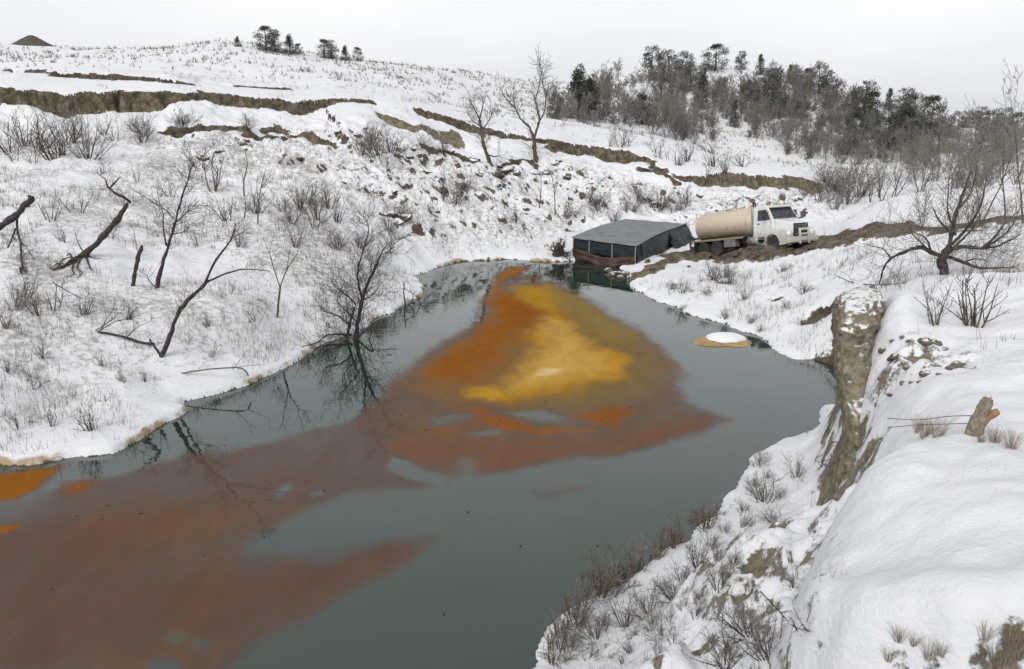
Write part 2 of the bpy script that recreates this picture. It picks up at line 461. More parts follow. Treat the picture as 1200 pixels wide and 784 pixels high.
WATER_PX = [(0, 545), (60, 538), (125, 530), (148, 520), (165, 510), (200, 492), (222, 483), (226, 470), (255, 462), (290, 453), (325, 436), (345, 424), (372, 404), (420, 392), (446, 372), (470, 360),
            (492, 347), (497, 338), (488, 325), (505, 315), (540, 307), (590, 303), (640, 306), (662, 306), (700, 305), (730, 312), (742, 322), (736, 330), (752, 346), (800, 365), (850, 382), (884, 396), (908, 410), (940, 424), (985, 438)]
WATER_PX2 = [(962, 476), (940, 508), (905, 523), (880, 540), (862, 560), (846, 590), (812, 620), (760, 652), (700, 692), (655, 736), (636, 784)]
WATER = [W0(*p) for p in WATER_PX] + [(13.5, 28.0), (11.6, 27.0)] + [W0(*p) for p in WATER_PX2] + [(-1.5, 11.2), (-6, 8), (-14, 3), (-60, -12), (-70, 12), (-40, 17), (-25, 19.5)]
for (wx, wy) in WATER[:len(WATER_PX) - 1:3]: ctl.append(np.array([wx, wy, .05]))
for (wx, wy) in WATER[len(WATER_PX) + 3:len(WATER_PX) + 12:2]: ctl.append(np.array([wx, wy, .05]))
cw((-5, 25, -.8), (0, 35, -.8), (5, 40, -.8), (-15, 14, -.8), (3, 22, -.8))
ctl = np.array(ctl)

def tps_fit(u, v, z, lam=2e-4):
    n = len(u)
    d2 = (u[:, None] - u[None]) ** 2 + (v[:, None] - v[None]) ** 2
    K = np.where(d2 > 0, .5 * d2 * np.log(np.maximum(d2, 1e-12)), 0) + lam * np.eye(n)
    Pm = np.stack([np.ones(n), u, v], 1)
    A = np.block([[K, Pm], [Pm.T, np.zeros((3, 3))]])
    return np.linalg.lstsq(A, np.concatenate([z, np.zeros(3)]), rcond=None)[0]

cu, cvv = to_uv(ctl[:, 0], ctl[:, 1])
TW = tps_fit(cu, cvv, ctl[:, 2])
def tps(x, y):
    u, v = to_uv(x, y); out = np.zeros(x.shape)
    for i in range(len(cu)):
        d2 = (u - cu[i]) ** 2 + (v - cvv[i]) ** 2
        out += TW[i] * .5 * d2 * np.log(np.maximum(d2, 1e-12))
    return out + TW[-3] + TW[-2] * u + TW[-1] * v

# evaluated on a coarser lattice, then refined
ri, ti = np.arange(0, len(rows), 4), np.arange(0, len(thc), 4)
ri = np.append(ri[ri < len(rows) - 1], len(rows) - 1); ti = np.append(ti[ti < len(thc) - 1], len(thc) - 1)
Zc = tps(GX[np.ix_(ri, ti)], GY[np.ix_(ri, ti)])
tmp = np.stack([np.interp(np.arange(len(thc)), ti, Zc[k]) for k in range(len(ri))])
ZB = np.empty(GX.shape)
fr = np.interp(np.arange(len(rows)), ri, np.arange(len(ri)))
i0 = np.minimum(fr.astype(int), len(ri) - 2); w = (fr - i0)[:, None]
ZB = tmp[i0] * (1 - w) + tmp[i0 + 1] * w

def sample(Z, x, y):
    r = np.hypot(x, y + OY); th = np.arctan2(x, y + OY)
    fi = np.clip(np.interp(r, rows, np.arange(len(rows))), 0, len(rows) - 1.001)
    fj = np.clip(np.interp(th, thc, np.arange(len(thc))), 0, len(thc) - 1.001)
    i = fi.astype(int); j = fj.astype(int); a = fi - i; b = fj - j
    return Z[i, j] * (1 - a) * (1 - b) + Z[i + 1, j] * a * (1 - b) + Z[i, j + 1] * (1 - a) * b + Z[i + 1, j + 1] * a * b

YS = np.geomspace(3.5, 420, 900)
def cast(Z, px, py):
    """first ground point on a sight line"""
    px, py = np.atleast_1d(np.asarray(px, float)), np.atleast_1d(np.asarray(py, float))
    u, s = ray(px, py); out = np.zeros((len(px), 3))
    for k in range(0, len(px), 2000):
        uu, ss = u[k:k + 2000, None], s[k:k + 2000, None]
        z = sample(Z, uu * YS, np.broadcast_to(YS, (uu.shape[0], len(YS))))
        hit = (CAM_H + ss * YS) < np.maximum(z, 0.0)
        i = np.argmax(hit, 1); none = ~hit.any(1)
        i = np.where(none, np.argmin((CAM_H + ss * YS) - z, 1), i)
        Y = YS[i]
        out[k:k + 2000] = np.stack([u[k:k + 2000] * Y, Y, np.maximum(sample(Z, u[k:k + 2000] * Y, Y), -5)], 1)
    return out

D = np.full(GX.shape, 50.0)
nb = (GY < 75) & (np.abs(GX) < 75)
D[nb] = sdf(GX[nb] + .35 * fbm(GX[nb], GY[nb], 2.2, 3, 91), GY[nb] + .35 * fbm(GX[nb], GY[nb], 2.2, 3, 92), WATER)

Z = ZB.copy()
# scarps left by the slide: (points on the lip from left to right, drop, run-out, clay share, face width)
SC = [([(-80, 106), (0, 106), (45, 107), (85, 111), (125, 105), (160, 108), (215, 110), (262, 112), (300, 116), (340, 121), (375, 116), (425, 116), (460, 122), (500, 131), (545, 147), (605, 160), (640, 166), (680, 171), (720, 177), (755, 184), (775, 194), (805, 204), (850, 205), (885, 206), (925, 209), (965, 214)], .62, 6, .15, .35),
      ([(-80, 106), (0, 106), (45, 107), (85, 111), (125, 105), (160, 108), (215, 110)], 1.15, 9, .25, .45),
      ([(225, 107), (262, 112), (300, 116), (340, 121), (375, 116), (395, 119)], .85, 8, .2, .5),
      ([(-20, 80), (30, 84), (70, 90), (110, 93), (160, 95), (210, 99), (262, 104)], -.6, 14, .0, .35),
      ([(262, 101), (300, 102), (345, 104)], -.3, 10, .0, .4),
      ([(425, 115), (460, 122), (500, 131), (545, 147), (605, 160)], .9, 7, .2, .5),
      ([(425, 127), (450, 131), (490, 141), (540, 150)], .95, 7, .95, .8),
      ([(620, 165), (680, 171), (720, 177), (755, 184)], .85, 7, .35, .5),
      ([(748, 189), (775, 196), (805, 209)], .8, 5, .1, .5),
      ([(800, 204), (850, 205), (885, 206), (925, 209), (955, 212)], .95, 7, .6, .6),
      ([(170, 152), (225, 141), (280, 144), (350, 154)], .7, 4, .2, .5),
      ([(295, 140), (350, 146), (405, 160)], .7, 4, .5, .5),
      ([(480, 158), (530, 166), (565, 172)], .6, 4, .1, .5),
      ([(560, 185), (600, 188), (640, 192)], .5, 3, .1, .5),
      ([(870, 222), (895, 228), (925, 242), (950, 258)], .7, 4, .3, .5)]
SOIL = np.zeros(GX.shape); TAN = np.full(GX.shape, .1)
far = (GY > 50) & (GY < 112) & (np.abs(GX) < 75)
fx, fy = GX[far], GY[far]
wx = fx + 1.0 * fbm(fx, fy, 3.4, 5, 11, .6); wy = fy + 1.1 * fbm(fx, fy, 3.0, 5, 12, .6)
for pts, H, run, tan, fw in SC:
    H *= .66
    wp = [tuple(p[:2]) for p in cast(ZB, [a for a, b in pts], [b for a, b in pts])]
    d, s, arc = seg_dist(wx, wy, wp)
    sd = d * np.where(s == 0, 1, s)
    tap = sst(0, min(.16, 4 / len(pts) ** 2 + .02), arc) * sst(1, 1 - min(.16, 4 / len(pts) ** 2 + .02), arc) * (.85 + .40 * fbm(fx, fy, 3, 5, 31, .6) + .55 * fbm(fx, fy, 9, 2, 32))
    tap = np.clip(tap, 0, 1.3)
    prof = np.where(sd < 0, sst(0, fw, -sd) * np.exp(-np.maximum(-sd - fw, 0) ** 2 / run ** 2), 0)
    if H > 0: Z[far] -= H * prof * tap
    else: Z[far] += -H * tap * np.where(sd > -fw, sst(-fw, 0, sd) * np.exp(-np.maximum(sd, 0) ** 2 / run ** 2), 0)
    face = sst(.06, -.04, sd) * sst(-fw * 1.9, -fw * .75, sd) * sst(.22, .5, tap)
    Z[far] -= face * .30 * np.abs(fbm(fx * 1.6, fy, 2.0, 4, 35, .55))
    SOIL[far] = np.maximum(SOIL[far], face * np.clip(1.75 - .65 * np.clip(-sd / fw, 0, 2.2) + .5 * fbm(fx, fy, 2.2, 4, 33, .6), 0, 2))
    TAN[far] = np.where(face > .2, tan + .3 * sst(0, -fw, sd) - .15, TAN[far])

# broken hummocks of the slide, rougher in the middle
def poly_mask(pts_px, soft):
    w = [tuple(p[:2]) for p in cast(ZB, [a for a, b in pts_px], [b for a, b in pts_px])]
    return sst(soft, -soft, sdf(GX, GY, w))
slump = poly_mask([(150, 155), (230, 140), (330, 140), (420, 140), (520, 165), (620, 180), (740, 195), (830, 222), (900, 225), (975, 222), (985, 255), (900, 255), (840, 262), (740, 250), (640, 290), (560, 296), (500, 290), (440, 250), (380, 210), (280, 190)], 3.0)
bank = poly_mask([(-40, 150), (150, 150), (350, 190), (440, 250), (500, 300), (480, 345), (350, 410), (200, 480), (100, 520), (-40, 530)], 3.0)
rightbank = poly_mask([(760, 345), (850, 312), (1000, 290), (1190, 285), (1190, 325), (1000, 345), (960, 420), (880, 400)], 1.5)
nearbank = poly_mask([(975, 560), (900, 540), (860, 585), (800, 640), (700, 705), (650, 784), (950, 784), (958, 640), (1000, 585)], .8)
dl = sst(.2, 2.5, D)
rid = 1 - np.abs(fbm(GX, GY, 4.2, 4, 41)); rid2 = 1 - np.abs(fbm(GX + 9, GY, 1.7, 3, 43))
Z += slump * dl * (.85 * (rid - .62) + .42 * (rid2 - .6) + .26 * (1 - np.abs(fbm(GX, GY + 5, .85, 2, 47)) - .6))
Z += bank * dl * (.30 * fbm(GX, GY, 5, 4, 51) + .10 * fbm(GX, GY, 1.1, 3, 53))
Z += rightbank * dl * (.18 * fbm(GX, GY, 2.6, 4, 55))
Z += nearbank * dl * (.44 * fbm(GX, GY, 1.8, 5, 57, .55) + .34 * (.5 - np.abs(fbm(GX, GY, .9, 3, 58))))
nearm = sst(30, 20, GY) * sst(-1, 3, GX)
Z += nearm * dl * (.16 * fbm(GX, GY, 1.9, 3, 59) + .05 * fbm(GX * .6 + GY * .4, GY - GX * .5, .7, 4, 61, .55))
Z += sst(60, 110, GY) * .5 * fbm(GX, GY, 14, 4, 63) * sst(300, 200, GY)

# near clay bluff: a bare face above the water
face_w = [tuple(P(*p)[:2]) for p in [(1004, 338, 23.0), (1012, 352, 21.4), (1014, 400, 18.6), (1016, 440, 16.9), (1020, 475, 15.6), (1026, 505, 14.5), (1032, 535, 13.4)]]
nm = (GY > 8) & (GY < 27) & (GX > 2) & (GX < 16)
x, y = GX[nm], GY[nm]
wx = x + .30 * fbm(x, y, 1.5, 4, 71) + .10 * fbm(x, y, .4, 2, 72); wy = y + .3 * fbm(x, y, 1.5, 4, 73)
d, s, arc = seg_dist(wx, wy, face_w)
sd = d * np.where(s == 0, 1, s)            # travel is towards the camera, so left of travel = east = top
tap = sst(0, .14, arc) * sst(1, .82, arc)
fwv = .85 - .33 * arc
drop = np.where(sd < 0, sst(0, 1, -sd / fwv) * np.exp(-np.maximum(-sd - fwv, 0) ** 2 / 3.0 ** 2), 0)
Z[nm] -= (1.25 - .6 * arc) * drop * tap
Z[nm] -= (.42 * np.abs(fbm(x, y * .6, .9, 5, 74, .62)) * sst(-1.3, -.3, sd) * sst(.2, -.1, sd)) * tap
face = sst(.10, -.05, sd) * sst(-1.12, -.86, sd / fwv) * sst(.1, .35, tap)
SOIL[nm] = np.maximum(SOIL[nm], face * (.62 + .5 * fbm(x, y, .9, 4, 75, .6))); TAN[nm] = np.where(face > .05, .95, TAN[nm])

# snow shoulder that the clay buttress grows out of
for px_, py_, Y_, r_, h_ in [(1042, 368, 19.6, 1.3, .26), (1046, 420, 18.0, 1.1, .22), (1052, 470, 16.6, .8, .15), (1020, 352, 21.0, 1.2, .10)]:
    q_ = P(px_, py_, Y_); Z += h_ * np.exp(-((GX - q_[0]) ** 2 + ((GY - q_[1]) * .8) ** 2) / r_ ** 2)
# broken earth with snow between, just above the face
q = cast(Z, [1050, 1080, 1112], [432, 415, 425])
for k_, (qx, qy, qz) in enumerate(q):
    kk = np.exp(-(((GX - qx) / .75) ** 2 + ((GY - qy) / .95) ** 2))
    SOIL[:] = np.maximum(SOIL, kk * .52); TAN[:] = np.where(kk > .25, .6, TAN)
    Z += kk * (.20 * fbm(GX, GY, .8, 4, 83 + k_, .6))
# soft snow lip of the near hump
lip = [tuple(P(*p)[:2]) for p in [(1085, 520, 11.6), (1045, 542, 11.2), (1005, 576, 10.4), (968, 610, 9.5), (955, 645, 8.8), (962, 690, 7.7), (985, 714, 7.2), (1040, 716, 6.9), (1100, 708, 6.7), (1160, 712, 6.4), (1300, 712, 6.2)]]
nm = (GY > 2) & (GY < 14) & (GX > .5) & (GX < 9)
x, y = GX[nm], GY[nm]
d, s, arc = seg_dist(x + .16 * fbm(x, y, 1.1, 3, 76), y + .16 * fbm(x, y, 1.1, 3, 77), lip)
sd = d * np.where(s == 0, 1, s)
Z[nm] -= (.66 + .3 * sst(.5, .6, arc)) * np.where(sd < 0, sst(-.05, .34, -sd) * np.exp(-np.maximum(-sd - .4, 0) ** 2 / 1.6 ** 2), 0) * sst(0, .12, arc)
Z[nm] += .16 * np.exp(-((sd - .34) / .40) ** 2) * sst(0, .12, arc)
# shore: snow comes down to a low icy lip
shore = .03 + .12 * sst(0, .18, D) + .26 * np.maximum(D, 0)
t = sst(.2, 3.6, D)
Z = np.where(D > 0, shore * (1 - t) + np.maximum(Z, .22 + .05 * np.minimum(D, 8)) * t, -.06 - .55 * np.minimum(-D, 3))

# hollows in the banks
def hollow(px, py, r, depth, sq=1.0):
    h = cast(Z, px, py)[0]
    q = np.hypot((GX - h[0]), (GY - h[1]) * sq + .25 * fbm(GX, GY, .8, 2, 81))
    k = sst(r, r * .35, q)
    SOIL[:] = np.maximum(SOIL, k * (.95 if 900 < px < 1000 or 1030 < px < 1120 and py < 500 else .62))
    return -depth * k, k
for px, py, r, dep in [(958, 368, 1.0, .8), (957, 428, 1.3, .5), (882, 655, .35, .15), (870, 690, .3, .15), (820, 752, .35, .2), (1050, 766, .16, .12), (1085, 772, .18, .12), (1150, 758, .16, .15), (1185, 764, .25, .2), (910, 348, .5, .25), (850, 330, .7, .3), (795, 332, .8, .35)]:
    dz, k = hollow(px, py, r, dep)
    Z += dz; TAN[:] = np.where(k > .3, .15 if px < 1000 else .6, TAN)

# muddy track with the truck, and the grassy spoil bank running east from it
TRACK = np.zeros(GX.shape)
def smear(pts_px, wid, amt, tan, bumpz, seed, exact=None):
    h = cast(Z, [p[0] for p in pts_px], [p[1] for p in pts_px])
    w = [tuple(p[:2]) for p in h] if exact is None else exact
    m = (GY > 25) & (GY < 75) & (GX > 2)
    x, y = GX[m], GY[m]
    d, s, arc = seg_dist(x + .7 * fbm(x, y, 2.0, 4, seed), y + .7 * fbm(x, y, 2.0, 4, seed + 3), w)
    k = sst(wid, wid * .45, d)
    SOIL[m] = np.maximum(SOIL[m], k * amt); TAN[m] = np.where(k > .25, tan, TAN[m])
    TRACK[m] = np.maximum(TRACK[m], k)
    Z[m] += k * bumpz * (.5 + .9 * fbm(x, y, 1.0, 4, seed + 5))
    return w
smear([(800, 300), (850, 302), (905, 297), (950, 290), (1000, 279), (1060, 270)], 1.9, 1.0, .3, .25, 101)
smear([(1000, 279), (1060, 271), (1130, 268), (1210, 255)], 1.15, .92, .35, .12, 111)
smear([(738, 328), (760, 318), (790, 303)], 1.2, .8, .6, .15, 121)

mh = [tuple(P(*p)[:2]) for p in [(852, 306, 51.4), (868, 303, 50.4), (888, 300, 49.2), (904, 299, 48.2)]]
m_ = (GY > 44) & (GY < 58) & (GX > 8) & (GX < 24)
dm, _, am = seg_dist(GX[m_], GY[m_], mh)
km = np.exp(-(dm / .55) ** 2) * (1 + .6 * fbm(GX[m_], GY[m_], .8, 3, 161)) * sst(0, .15, am) * sst(1.05, .9, am)
Z[m_] += .40 * km; SOIL[m_] = np.maximum(SOIL[m_], np.clip(km * 2.2, 0, 1.1)); TAN[m_] = np.where(km > .2, .3, TAN[m_])
# steep clod sides shed their snow
dzr = np.gradient(Z, axis=0) / np.maximum(np.gradient(RR, axis=0), 1e-6)
dzt = np.gradient(Z, axis=1) / np.maximum(RR * np.gradient(TT, axis=1), 1e-6)
slope = np.hypot(dzr, dzt)
SOIL = np.maximum(SOIL, sst(.85, 1.6, slope) * .74 * np.clip(slump * 1.2, 0, 1))
SOIL = np.maximum(SOIL, sst(1.35, 2.0, slope) * .8 * sst(.3, 1, D) * sst(24, 30, GY))
SOIL = np.maximum(SOIL, slump * (.22 + .22 * fbm(GX, GY, 5.0, 6, 151, .65)))
SOIL = np.maximum(SOIL, nearbank * (.16 + .34 * sst(.7, 1.5, slope) + .14 * fbm(GX, GY, 2.2, 4, 153)))
TAN = np.where((nearbank > .3) & (TAN < .5), .7, TAN)
STAIN = sst(.42, .08, D) * sst(-.6, 0, D) * (.30 + .95 * fbm(GX, GY, 2.0, 4, 131, .6)) * sst(3, 1, GX - (GY - 50) * .3)
THIN = np.clip(bank * .62 + slump * .55 + nearbank * .35 + rightbank * .25 + sst(100, 130, GY) * .45 + .25 * fbm(GX, GY, 3, 3, 141) * (bank + slump), 0, 1)
THIN *= sst(.1, 1.2, D)
SOIL = np.where(D < 0, 1.0, SOIL)

def grid_mesh(name, X, Y, Zv, mat, keep=None, attr=None):
    nr, nc = X.shape
    co = np.stack([X, Y, Zv], -1).reshape(-1, 3).astype(np.float32)
    a = (np.arange(nr - 1)[:, None] * nc + np.arange(nc - 1)[None]).ravel()
    q = np.stack([a, a + 1, a + nc + 1, a + nc], 1)
    if keep is not None:
        q = q[keep.ravel()]
        used, inv = np.unique(q.ravel(), return_inverse=True)
        co = co[used]; q = inv.reshape(-1, 4)
    else: used = slice(None)
    me = bpy.data.meshes.new(name)
    me.vertices.add(len(co)); me.vertices.foreach_set('co', co.ravel())
    me.loops.add(q.size); me.loops.foreach_set('vertex_index', q.ravel().astype(np.int32))
    me.polygons.add(len(q)); me.polygons.foreach_set('loop_start', np.arange(0, q.size, 4, dtype=np.int32))
    me.polygons.foreach_set('loop_total', np.full(len(q), 4, np.int32))
    me.polygons.foreach_set('use_smooth', np.ones(len(q), bool))
    if attr:
        at = me.attributes.new(attr[0], 'FLOAT_COLOR', 'POINT')
        at.data.foreach_set('color', attr[1].reshape(-1, 4)[used].astype(np.float32).ravel())
    me.materials.append(mat); me.update(calc_edges=True)
    return me

# faces must look up: order of rows/columns gives downward winding, so flip columns
gm = grid_mesh('ground', GX[:, ::-1], GY[:, ::-1], Z[:, ::-1], M['ground'], attr=('cover', np.stack([SOIL, TAN, STAIN, THIN], -1)[:, ::-1]))
ground = tag(link('ground', gm), kind='structure')

def G(px, py, dz=0.0):
    h = cast(Z, px, py)[0]; return Vector((h[0], h[1], h[2] + dz))
def gz(x, y): return float(sample(Z, np.array([x]), np.array([y]))[0])

# ------------------------------------------------------------------ pond with its floating ochre film
wr = np.concatenate([np.arange(8, 38, .12), np.arange(38, 74, .09)])
wt = np.radians(np.concatenate([np.linspace(-80, -37, 40)[:-1], np.arange(-37, 24, .1)]))
WR, WT = np.meshgrid(wr, wt, indexing='ij')
WX, WY = WR * np.sin(WT), WR * np.cos(WT) - OY
WD = sdf(WX, WY, WATER)
FC = np.zeros(WX.shape + (3,)); FA = np.zeros(WX.shape)
FC[:] = (.12, .07, .05)
n_a, n_b = fbm(WX, WY * .6, 5, 6, 201, .6), fbm(WX, WY * .6, 5, 6, 202, .6)
n_c, n_d = fbm(WX + n_a, WY * .6 + n_b, 1.6, 5, 203, .6), fbm(WX + n_b, WY * .6 - n_a, 1.6, 5, 204, .6)
def paint(px_poly, col, alpha, soft, warp=.5, fine=.25, erase=False, soft_out=None):
    global FC, FA
    poly = [W0(*p) for p in px_poly]
    d = sdf(WX + warp * n_a + fine * n_c, WY + warp * n_b + fine * n_d, poly)
    k = sst(soft_out if soft_out is not None else soft * .65, -soft, d) * alpha
    if erase: FA = FA * (1 - k); return
    na = FA + k * (1 - FA)
    wgt = np.where(na > 1e-4, k / np.maximum(na, 1e-4), 0)[..., None]
    FC = FC * (1 - wgt) + np.array(col) * wgt
    FA = na
# thin brown sheet
paint([(583, 318), (608, 316), (640, 325), (690, 350), (745, 385), (792, 425), (802, 462), (852, 495), (805, 517), (740, 536), (650, 550), (560, 561), (525, 570), (495, 576), (430, 580), (350, 602), (300, 640), (380, 650), (470, 632), (546, 626), (505, 664), (440, 692), (396, 706), (330, 748), (240, 800), (-400, 800), (-400, 640), (0, 588), (60, 566), (150, 548), (235, 528), (310, 514), (392, 495), (455, 452), (505, 405), (562, 372), (575, 340)],
      (.135, .074, .054), .70, .6, .35, .25, soft_out=.08)
paint([(-300, 610), (120, 600), (300, 650), (450, 640), (520, 640), (430, 690), (320, 740), (200, 800), (-300, 800)], (.112, .055, .040), .45, 1.2, .6)
paint([(-200, 560), (100, 590), (260, 570), (440, 540), (520, 560), (300, 610), (100, 650), (-200, 680)], (.115, .075, .066), .35, 1.5, .9)
paint([(200, 590), (330, 585), (420, 575), (330, 610), (200, 640)], (.19, .095, .035), .5, 1.4, 1.1)
paint([(60, 600), (180, 580), (300, 560), (330, 575), (200, 610), (80, 640)], (.16, .075, .035), .45, 1.4, 1.1)
paint([(120, 680), (300, 660), (420, 650), (360, 690), (200, 730), (60, 760)], (.14, .062, .034), .4, 1.4, 1.1)
# translucent brown apron and richer rust bands round the plume
paint([(572, 345), (560, 378), (505, 410), (452, 455), (405, 500), (460, 535), (540, 545), (600, 551), (690, 542), (800, 514), (848, 495), (800, 470), (795, 440), (740, 395), (690, 358), (640, 330)], (.165, .105, .062), .55, 1.2, .5)
paint([(470, 505), (560, 515), (640, 520), (730, 512), (800, 490), (846, 494), (800, 514), (740, 532), (650, 546), (560, 556), (480, 540), (430, 520)], (.175, .088, .050), .7, .6, .45)
paint([(582, 340), (640, 336), (690, 352), (730, 390), (760, 430), (740, 465), (640, 480), (540, 478), (500, 460), (500, 430), (560, 388)], (.215, .115, .035), .75, 1.2, .5, .3)
paint([(574, 338), (578, 320), (600, 312), (628, 313), (606, 322), (590, 332), (584, 350)], (.27, .115, .03), .9, .5, .2, .2)
paint([(584, 342), (615, 345), (648, 356), (655, 368), (636, 384), (612, 396), (602, 416), (592, 436), (560, 448), (524, 444), (504, 432), (528, 414), (560, 390), (574, 364)], (.26, .092, .013), .95, 1.3, .6, .45)
paint([(600, 350), (640, 358), (652, 370), (628, 384), (604, 380), (592, 366)], (.24, .078, .014), .75, .9, .5, .4)
paint([(508, 428), (540, 412), (580, 400), (590, 412), (560, 432), (525, 440)], (.24, .09, .016), .7, .9, .5, .4)
paint([(476, 448), (520, 440), (560, 448), (540, 458), (500, 460)], (.20, .105, .045), .7, .6, .5, .3)
# olive halo and yellow core
paint([(600, 334), (655, 332), (702, 352), (745, 384), (772, 412), (790, 440), (775, 466), (720, 482), (640, 484), (590, 480), (640, 440), (690, 410), (676, 380), (645, 350)], (.19, .14, .058), .62, 1.3, .5, .4)
paint([(602, 334), (650, 333), (700, 352), (738, 384), (742, 402), (712, 406), (684, 392), (668, 364), (640, 350), (610, 346)], (.235, .17, .048), .75, 1.2, .35, .35)
paint([(605, 336), (647, 336), (667, 360), (672, 386), (697, 411), (714, 410), (736, 420), (728, 444), (694, 452), (668, 465), (614, 468), (580, 475), (546, 468), (554, 452), (588, 452), (612, 437), (624, 410), (612, 397), (637, 380), (642, 364), (612, 348)], (.38, .205, .020), .97, .9, .35, .35)
paint([(640, 372), (664, 376), (690, 412), (720, 420), (716, 438), (680, 446), (640, 455), (600, 460), (620, 430), (634, 404)], (.52, .325, .085), .88, 1.3, .45, .4)
paint([(700, 408), (730, 414), (738, 430), (708, 444)], (.47, .23, .02), .7, .6, .3, .25)
paint([(548, 456), (580, 452), (590, 462), (572, 472), (548, 466)], (.50, .27, .03), .6, .4, .25, .2)
paint([(636, 431), (660, 431), (656, 441), (632, 441)], (.74, .55, .28), .75, .35, .15, .2)
# rust arcs below the core
paint([(540, 480), (556, 482), (590, 494), (640, 504), (684, 504), (690, 508), (640, 514), (585, 508), (556, 498)], (.26, .09, .014), .85, .5, .45, .4)
paint([(668, 486), (700, 480), (728, 478), (744, 484), (722, 497), (690, 497)], (.25, .086, .014), .88, .5, .4, .4)
paint([(490, 500), (540, 496), (560, 506), (520, 512)], (.21, .09, .03), .6, .5, .4, .3)
paint([(760, 420), (795, 424), (800, 432), (770, 434)], (.20, .095, .04), .6, .5, .3, .3)
# clear lanes and holes in the sheet
paint([(455, 533), (480, 538), (500, 550), (530, 560), (520, 568), (475, 560), (450, 548)], 0, .98, .2, .1, .12, erase=True)
paint([(318, 576), (340, 565), (345, 572), (326, 584)], 0, .9, .2, .1, .08, erase=True)
paint([(363, 577), (380, 574), (382, 580), (366, 582)], 0, .8, .15, .05, .05, erase=True)
paint([(590, 484), (640, 481), (668, 492), (640, 497), (600, 490)], 0, .75, .35, .25, .25, erase=True)
paint([(545, 508), (580, 506), (592, 512), (560, 517)], 0, .6, .3, .3, .3, erase=True)
paint([(510, 490), (545, 484), (552, 492), (520, 496)], 0, .5, .4, .3, .3, erase=True)
paint([(535, 540), (565, 536), (560, 560), (540, 562)], 0, .7, .4, .2, .2, erase=True)
paint([(800, 470), (850, 460), (830, 480)], 0, .5, .5, .3, erase=True)
for cx_, cy_, rr in [(205, 748, .28), (232, 755, .27), (190, 782, .5), (402, 706, .18)]:
    paint([(cx_ + rr * 48 * math.cos(a), cy_ + rr * 26 * math.sin(a)) for a in np.linspace(0, 6.28, 10)[:-1]], 0, .85, .15, .05, .05, erase=True)
paint([(-60, 540), (70, 545), (130, 540), (210, 525), (160, 550), (80, 572), (30, 610), (-60, 630)], 0, .55, .8, .3, erase=True)
paint([(-40, 560), (45, 548), (76, 546), (50, 572), (20, 586), (-40, 597)], (.26, .095, .012), 1.0, .35, .12, .1)
paint([(78, 562), (115, 558), (125, 566), (90, 582), (74, 576)], (.24, .085, .012), .85, .4, .2, .2)
paint([(-30, 615), (22, 612), (30, 616), (8, 624), (-30, 622)], (.27, .095, .012), .95, .2, .08, .05)
paint([(620, 573), (700, 566), (690, 574), (640, 584)], (.15, .083, .07), .55, .6, .4)
FA *= sst(-.02, -.12, WD)
keepw = (WD[:-1, :-1] < .7) | (WD[1:, 1:] < .7)
wm = grid_mesh('water', WX[:, ::-1], WY[:, ::-1], np.zeros(WX.shape), M['water'], keep=keepw[:, ::-1], attr=('film', np.concatenate([FC, FA[..., None]], -1)[:, ::-1]))
water = tag(link('water', wm), kind='structure')

# ------------------------------------------------------------------ plants: growth helpers
def smooth_path(pts, k=4):
    """Catmull-Rom through the points"""
    pts = [Vector(p) for p in pts]; out = []
    for i in range(len(pts) - 1):
        p0, p1, p2, p3 = pts[max(i - 1, 0)], pts[i], pts[i + 1], pts[min(i + 2, len(pts) - 1)]
        for j in range(k):
            t = j / k
            out.append(.5 * ((2 * p1) + (p2 - p0) * t + (2 * p0 - 5 * p1 + 4 * p2 - p3) * t * t + (3 * p1 - p0 - 3 * p2 + p3) * t ** 3))
    out.append(pts[-1]); return out

def rdir(rng, up=0.0):
    while True:
        v = Vector((rng.uniform(-1, 1), rng.uniform(-1, 1), rng.uniform(-1, 1)))
        if .1 < v.length < 1: v.normalize(); v.z += up; return v.normalized()

def grow(main, twig, p, d, L, r, lev, rng, o):
    """one limb and its side limbs; o: wob, up, kids, spread, ratio, lmax"""
    n = max(3, min(7, int(L / .35) + 2)); pts = [p.copy()]; d = d.normalized()
    for i in range(n):
        d = (d + rdir(rng) * o['wob'] + Vector((0, 0, o['up']))).normalized()
        pts.append(pts[-1] + d * (L / n))
    rad = [max(r * (1 - .8 * i / n), o.get('rmin', .004)) for i in range(n + 1)]
    (main if lev <= o.get('mainlev', 0) else twig).tube(pts, rad, 6 if lev == 0 else (4 if lev == 1 else 3), cap=lev == 0)
    if lev >= o['lmax']: return
    k = o['kids'][min(lev, len(o['kids']) - 1)]
    for j in range(k):
        t = rng.uniform(o.get('t0', .3) if lev == 0 else .15, 1.0)
        f = t * n; i = min(int(f), n - 1); q = pts[i].lerp(pts[i + 1], f - i)
        dd = (pts[i + 1] - pts[i]).normalized()
        side = rdir(rng); side = (side - dd * side.dot(dd)).normalized()
        nd = (dd * (1 - o['spread']) + side * o['spread'] + Vector((0, 0, .15))).normalized()
        grow(main, twig, q, nd, L * o['ratio'] * rng.uniform(.6, 1.15) * (1.15 - .45 * t), max(rad[i] * .6, o.get('rmin', .004)), lev + 1, rng, o)

def bare_tree_parts(seed, h, r, o, mt, mw, stems=1, fan=.25):
    rng = random.Random(seed); a, b = MB(), MB()
    for s in range(stems):
        d = Vector((rng.uniform(-fan, fan), rng.uniform(-fan, fan), 1))
        grow(a, b, Vector((rng.uniform(-.1, .1) * (stems > 1), rng.uniform(-.1, .1) * (stems > 1), -.15)), d, h * rng.uniform(.75, 1.05), r * rng.uniform(.7, 1), 0, rng, o)
    return [('trunk', a.mesh('trunk', mt, True)), ('crown', b.mesh('crown', mw))]

